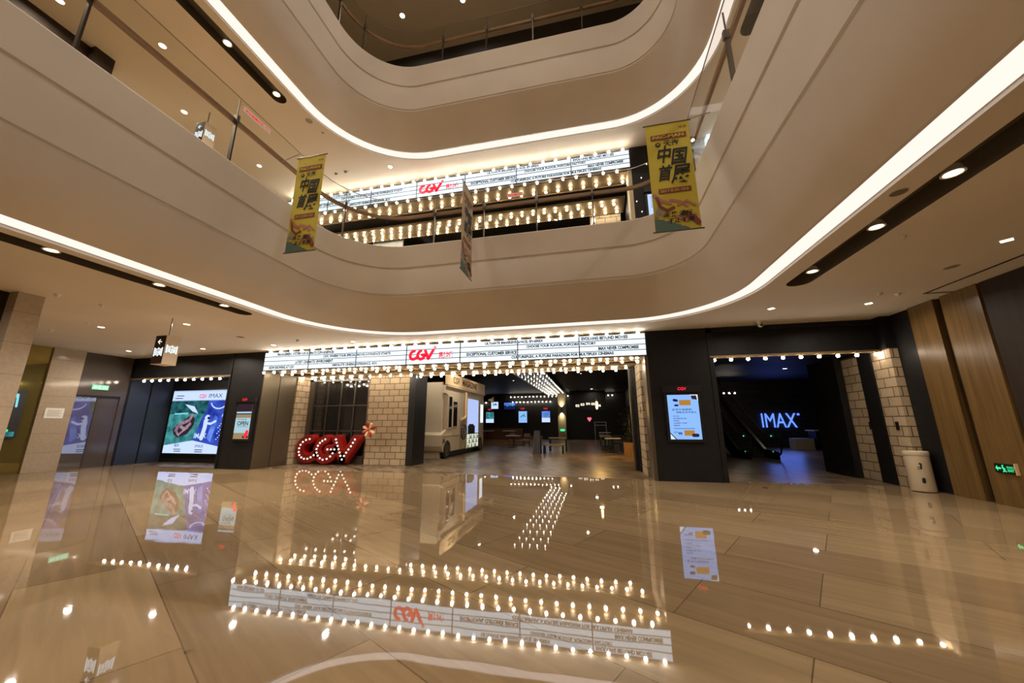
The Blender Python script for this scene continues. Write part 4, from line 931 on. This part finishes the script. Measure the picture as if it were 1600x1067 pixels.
for x, y, lab in [(-5.2, 24.2, 'cafe table by the steps left of the aisle'), (-8.0, 27.6, 'cafe table against the seating step by the van'), (-6.3, 27.8, 'cafe table in the middle of the seating step')]: table(x, y, lab, .9, .7, .76 if y < 26 else 1.0, b0=0 if y < 26 else .30)
chair(-4.4, 24.6, 'timber chair right of the cafe table by the steps'); chair(-5.6, 25.4, 'timber chair behind the cafe table by the steps')
t = thing('seating_step', 'low stepped seating platform across the left of the hall', 'platform', (-7, 28, 0)); obj('step', MB().box(-11, -4.9, 25.9, 26.6, 0, .16), tan, t); obj('step', MB().box(-11, -5.1, 26.6, 30, 0, .30), tan, t)
obj('seat_back', MB().box(-10.5, -5.6, 29.4, 29.6, .3, 1.15), mat('orange_brown_leather', (.16, .06, .025), .5), t)
for x, y, lab in [(-6.0, 19.5, 'added fill downlight in the dark hall ceiling near the van kiosk'), (-5.4, 25.2, 'added fill downlight in the dark hall ceiling over the seating steps'), (-.6, 22.5, 'added fill downlight in the dark hall ceiling over the aisle')]: downlight(x, y, HC, lab, .05, 7)  # invented lamps that give the hall its general glow
bn = thing('balustrade_fence', 'low slatted timber fence beside the hall seating', 'fence', (-4.2, 26.2, 0)); fb_ = MB()
for k in range(14): fb_.box(-4.85+.1*k, -4.81+.1*k, 26.0, 26.04, 0, .62)
fb_.box(-4.85, -3.5, 25.98, 26.06, .6, .66); obj('slats', fb_, tan, bn)

# ---------------------------------------------------------------- vintage van kiosk
t = thing('van_kiosk', 'beige vintage van shaped kiosk with lit windows inside the hall', 'kiosk', (-7.2, 18.7, 0))
xs_ = -6.55; f = LEFTW(xs_)
prof = [(15.75, .28), (15.55, .35), (15.42, .55), (15.42, 1.02), (15.95, 1.26), (16.02, 2.84), (15.72, 2.9), (15.72, 3.27), (21.75, 3.27), (21.75, .28), (21.6, .28)]
# wheel arches cut from the lower edge
arch = []
for cy in (21.15, 16.12):
    arch += [(cy+.44*math.cos(math.radians(a)), .34+.44*math.sin(math.radians(a))) for a in range(-8, 189, 14)]
body = prof[:-2]+[(21.75, .28)]+arch
obj('body', MB().prism([(21.75, .28)]+arch+[(15.72, .28), (15.55, .35), (15.42, .55), (15.42, 1.02), (15.95, 1.26), (16.02, 2.84), (15.72, 2.9), (15.72, 3.27), (21.75, 3.27)], f, -1.1, 0), offwhite, t)
obj('front_panel', MB().box(-7.88, -6.70, 15.70, 15.85, .28, 3.4), offwhite, t); obj('plinth', MB().box(-7.82, -6.78, 15.72, 16.0, 0, .28), offwhite, t)
obj('skirt', MB().box(-7.6, -6.75, 15.9, 21.6, .02, .3), blackm, t)
obj('side_trim', MB().rect(f, 15.5, 21.75, .98, 1.02, 0, .02).rect(f, 15.72, 21.75, 3.2, 3.27, 0, .1).rect(f, 16.55, 16.58, .3, 3.2, 0, .012).rect(f, 17.5, 17.53, .3, 3.2, 0, .012).rect(f, 18.42, 18.46, .3, 3.2, 0, .02), offwhite, t)
for (y0, y1, z0, z1) in ((16.12, 16.48, 1.36, 2.76), (16.68, 17.18, 1.4, 2.56)):
    w_ = obj('window', MB().rect(f, y0-.05, y1+.05, z0-.05, z1+.05, .0, .03), offwhite, t); obj('pane', MB().rect(f, y0, y1, z0, z1, .03, .036), darkglass, w_)
w_ = obj('display_window', MB().rect(f, 18.6, 20.75, .25, 2.92, .0, .03), offwhite, t); obj('pane', MB().rect(f, 18.7, 20.62, 1.02, 2.84, .03, .036), em('window_glow', (.42, .52, .85), .95), w_)
obj('pane', MB().rect(f, 18.7, 20.62, .30, .98, .03, .036), em('shelf_glow', (.75, .8, .62), .8), w_)
sh = MB(); sh.rect(f, 18.7, 20.62, .98, 1.02, .03, .08).rect(f, 18.7, 20.62, .74, .76, .036, .05).rect(f, 18.7, 20.62, .52, .54, .036, .05)
for k in range(1, 5): sh.rect(f, 18.7+.38*k, 18.72+.38*k, .3, .98, .036, .05)
for k in range(9): sh.rect(f, 18.8+.2*k, 18.9+.2*k, [.3, .54, .76][k % 3], [.3, .54, .76][k % 3]+.14, .036, .06)
obj('shelves', sh, darksteel, w_); obj('coffee_machine', MB().rect(f, 18.8, 19.8, 1.02, 1.42, .036, .1).rect(f, 18.95, 19.6, 1.42, 1.5, .036, .09), blackm, w_)
w_ = obj('window', MB().rect(f, 20.95, 21.62, 1.5, 2.72, .0, .03), offwhite, t); obj('pane', MB().rect(f, 21.02, 21.55, 1.58, 2.64, .03, .036), white_em, w_)
for cy in (16.12, 21.15):
    fr = frame((xs_-.05, cy, .36), (0, 1, 0)); wm = MB(); wm.lathe([(.36, -.12), (.38, -.06), (.38, .02), (.34, .06), (.26, .07)], n=28, frame=fr.M); wo = obj('wheel', wm, rubber, t)
    obj('hubcap', MB().lathe([(.26, .05), (.24, .07), (.2, .05), (.08, .06), (.001, .1)], n=24, frame=fr.M), steel, wo)
pp = MB(); pp.tube([f(18.2, 3.1, .12), f(18.2, 1.9, .12), f(17.9, 1.75, .12), f(17.6, 1.75, .12)], .07, 10); obj('pipe', pp, cream, t)
wh = MB(); R_ = .36; wh.tube([f(17.9+R_*math.cos(a), 1.12+R_*math.sin(a), .14) for a in [k*math.pi/10 for k in range(21)]], .03, 8)
for k in range(3): a = k*math.pi/3; wh.tube([f(17.9-R_*math.cos(a), 1.12-R_*math.sin(a), .14), f(17.9+R_*math.cos(a), 1.12+R_*math.sin(a), .14)], .015, 6)
obj('crank_wheel', wh, blackm, t)
obj('headlamp', MB().lathe([(.09, 0), (.09, .05), (.05, .08), (.001, .09)], n=16, frame=frame((xs_, 15.62, .78), (0, 1, 0)).M), steel, t)
fa = obj('fascia_board', MB().rect(LEFTW(-6.50), 15.66, 21.8, 3.30, 3.86, -.06, 0), cream, t); L = MB(); fl = LEFTW(-6.5)
text(L, 'CGV', fl, 16.5, 3.42, .32, .85, .012, .02); text(L, 'MAGAZINE', fl, 17.75, 3.42, .32, 2.35, .012, .02); obj('lettering', L, brownink, fa)
obj('horn', MB().lathe([(.05, 0), (.07, .1), (.1, .2), (.18, .28), (.2, .3)], n=18, frame=frame((-6.3, 21.95, 2.95), (0, 1, 0)).M), cream, t)
downlight(-5.6, 16.6, HC, 'added downlight brightening the side of the van kiosk', .06, 42); downlight(-7.2, 14.9, HC, 'added downlight brightening the front of the van kiosk', .05, 26)  # both lamps added only to make the van brighter

# ---------------------------------------------------------------- right hand room with the IMAX wall and escalator
struct('wall_front', MB().box(3.3, 18, 26.6, 26.8, 0, 4.3), brick_dark)
struct('wall_right', MB().box(17.8, 18, 13.9, 26.7, 0, 4.3).box(7.6, 18, 13.8, 13.95, 0, 4.3), darkroom)
struct('ceiling', MB().box(3.25, 18, 11.1, 26.7, 4.15, 4.3), darkroom)
ix = thing('wall_letters', 'glowing blue letters IMAX on the dark back wall', 'sign', (11.5, 26.5, 1.2)); L = MB(); f = FRONT(26.55)
text(L, 'IMAX', f, 10.5, 1.22, .88, 1.95, .05, .0, thick=.03); text(L, '®', f, 12.5, 1.95, .14, .14, .10, .01, thick=.05); obj('letters', L, imax_em, ix)
area('imax_glow', (11.5, 26.3, 1.6), 1.8, 14, (.12, .22, 1), (math.radians(-90), 0, 0), 0.7)
t = thing('service_desk', 'dark service desk with a pale counter top below the blue letters', 'desk', (12.8, 24.6, 0)); obj('carcass', MB().box(12.3, 14.3, 24.4, 25.2, 0, 1.04), black, t); obj('counter_top', MB().box(12.2, 14.4, 24.3, 25.25, 1.04, 1.1), cream, t)
obj('side_cabinet', MB().box(11.3, 12.25, 24.6, 25.3, 0, .62), offwhite, t)
# escalator, climbing away to the upper left
es = thing('escalator', 'dark escalator climbing to the left in the right hand room', 'escalator', (6.9, 18.4, 0))
p0 = Vector((6.45, 17.8, 0)); dr_ = Vector((-.06, 1, 0)).normalized(); sd = Vector((dr_.y, -dr_.x, 0))
def E(a, s, z): q = p0+dr_*a+sd*s; return (q.x, q.y, z)
slope = math.tan(math.radians(33)); A0, A1 = 1.1, 5.6
for s in (0, 1.1):
    br_ = MB(); pts = [(0.1, .0), (.1, .32), (A0, .35), (A1, .35+slope*(A1-A0)), (A1, slope*(A1-A0)-.5), (A0+.7, 0)]
    vs = [E(a, s-.06, z) for a, z in pts]+[E(a, s+.06, z) for a, z in pts]; n = len(pts)
    br_.add(vs, [list(range(n)), list(range(n, 2*n))[::-1]]+[(k, (k+1) % n, n+(k+1) % n, n+k) for k in range(n)]); obj('truss_side', br_, blackm, es)
    gl = MB(); pts = [(.15, .33), (.15, .95), (A0, 1.0), (A1, 1.0+slope*(A1-A0)), (A1, .36+slope*(A1-A0)), (A0, .36)]
    vs = [E(a, s-.006, z) for a, z in pts]+[E(a, s+.006, z) for a, z in pts]; n = len(pts)
    gl.add(vs, [list(range(n)), list(range(n, 2*n))[::-1]]+[(k, (k+1) % n, n+(k+1) % n, n+k) for k in range(n)]); obj('glass_side', gl, glass, es)
    hr = [(A0*.8, .12), (.1, .14), (-.12, .25), (-.25, .5), (-.2, .8), (0.0, .98), (.3, 1.02), (A0, 1.04), (A1, 1.04+slope*(A1-A0))]
    obj('handrail', MB().tube([E(a, s, z) for a, z in hr], .035, 8), rubber, es)
    obj('skirt_trim', MB().tube([E(.1, s-.07, .33), E(A0, s-.07, .36), E(A1, s-.07, .36+slope*(A1-A0))], .022, 6), brass, es)
    for z in (.3, .95): ob = MB(); ob.ball(E(.35, s-.05, z), .028, 8); obj('indicator_lamp', ob, green_em, es)
for k in range(14):
    a = A0+.32*k; z = .25*k*slope/ .78
    z = slope*.32*k
    stp = MB().add([E(a, .08, z-.02), E(a+.34, .08, z-.02), E(a+.34, 1.02, z-.02), E(a, 1.02, z-.02), E(a, .08, z+.2), E(a+.34, .08, z+.2), E(a+.34, 1.02, z+.2), E(a, 1.02, z+.2)], [(0, 3, 2, 1), (4, 5, 6, 7), (0, 1, 5, 4), (1, 2, 6, 5), (2, 3, 7, 6), (3, 0, 4, 7)]); obj('step', stp, darksteel, es)
t = thing('ceiling_light_row', 'short row of small bulbs high at the back of the right hand room', 'light strip', (7.6, 24, 3.4)); obj('batten', MB().box(6.9, 9.6, 23.95, 24.1, 3.3, 3.34), blackm, t); bulbs(t, [(7.1+.3*k, 24, 3.28) for k in range(5)])
downlight(9.5, 20.5, 4.15, 'downlight in the right hand room over the desk aisle', .09, 14)
# floor vent discs set in the stone
for x, y, lab in [(3.9, 10.2, 'small dark round floor outlet in front of the right hand entrance')]:
    o = obj('floor_outlet', MB().lathe([(.07, .003), (.001, .004)], (x, y, 0), 20), darksteel); tag(o, lab, 'floor outlet')
# ceiling access panel seams near the right edge
struct('trim_11', MB().box(6.9, 7.45, 8.8, 8.84, CEIL-.01, CEIL+.01).box(6.86, 6.9, 2, 8.84, CEIL-.01, CEIL+.01), blackm)
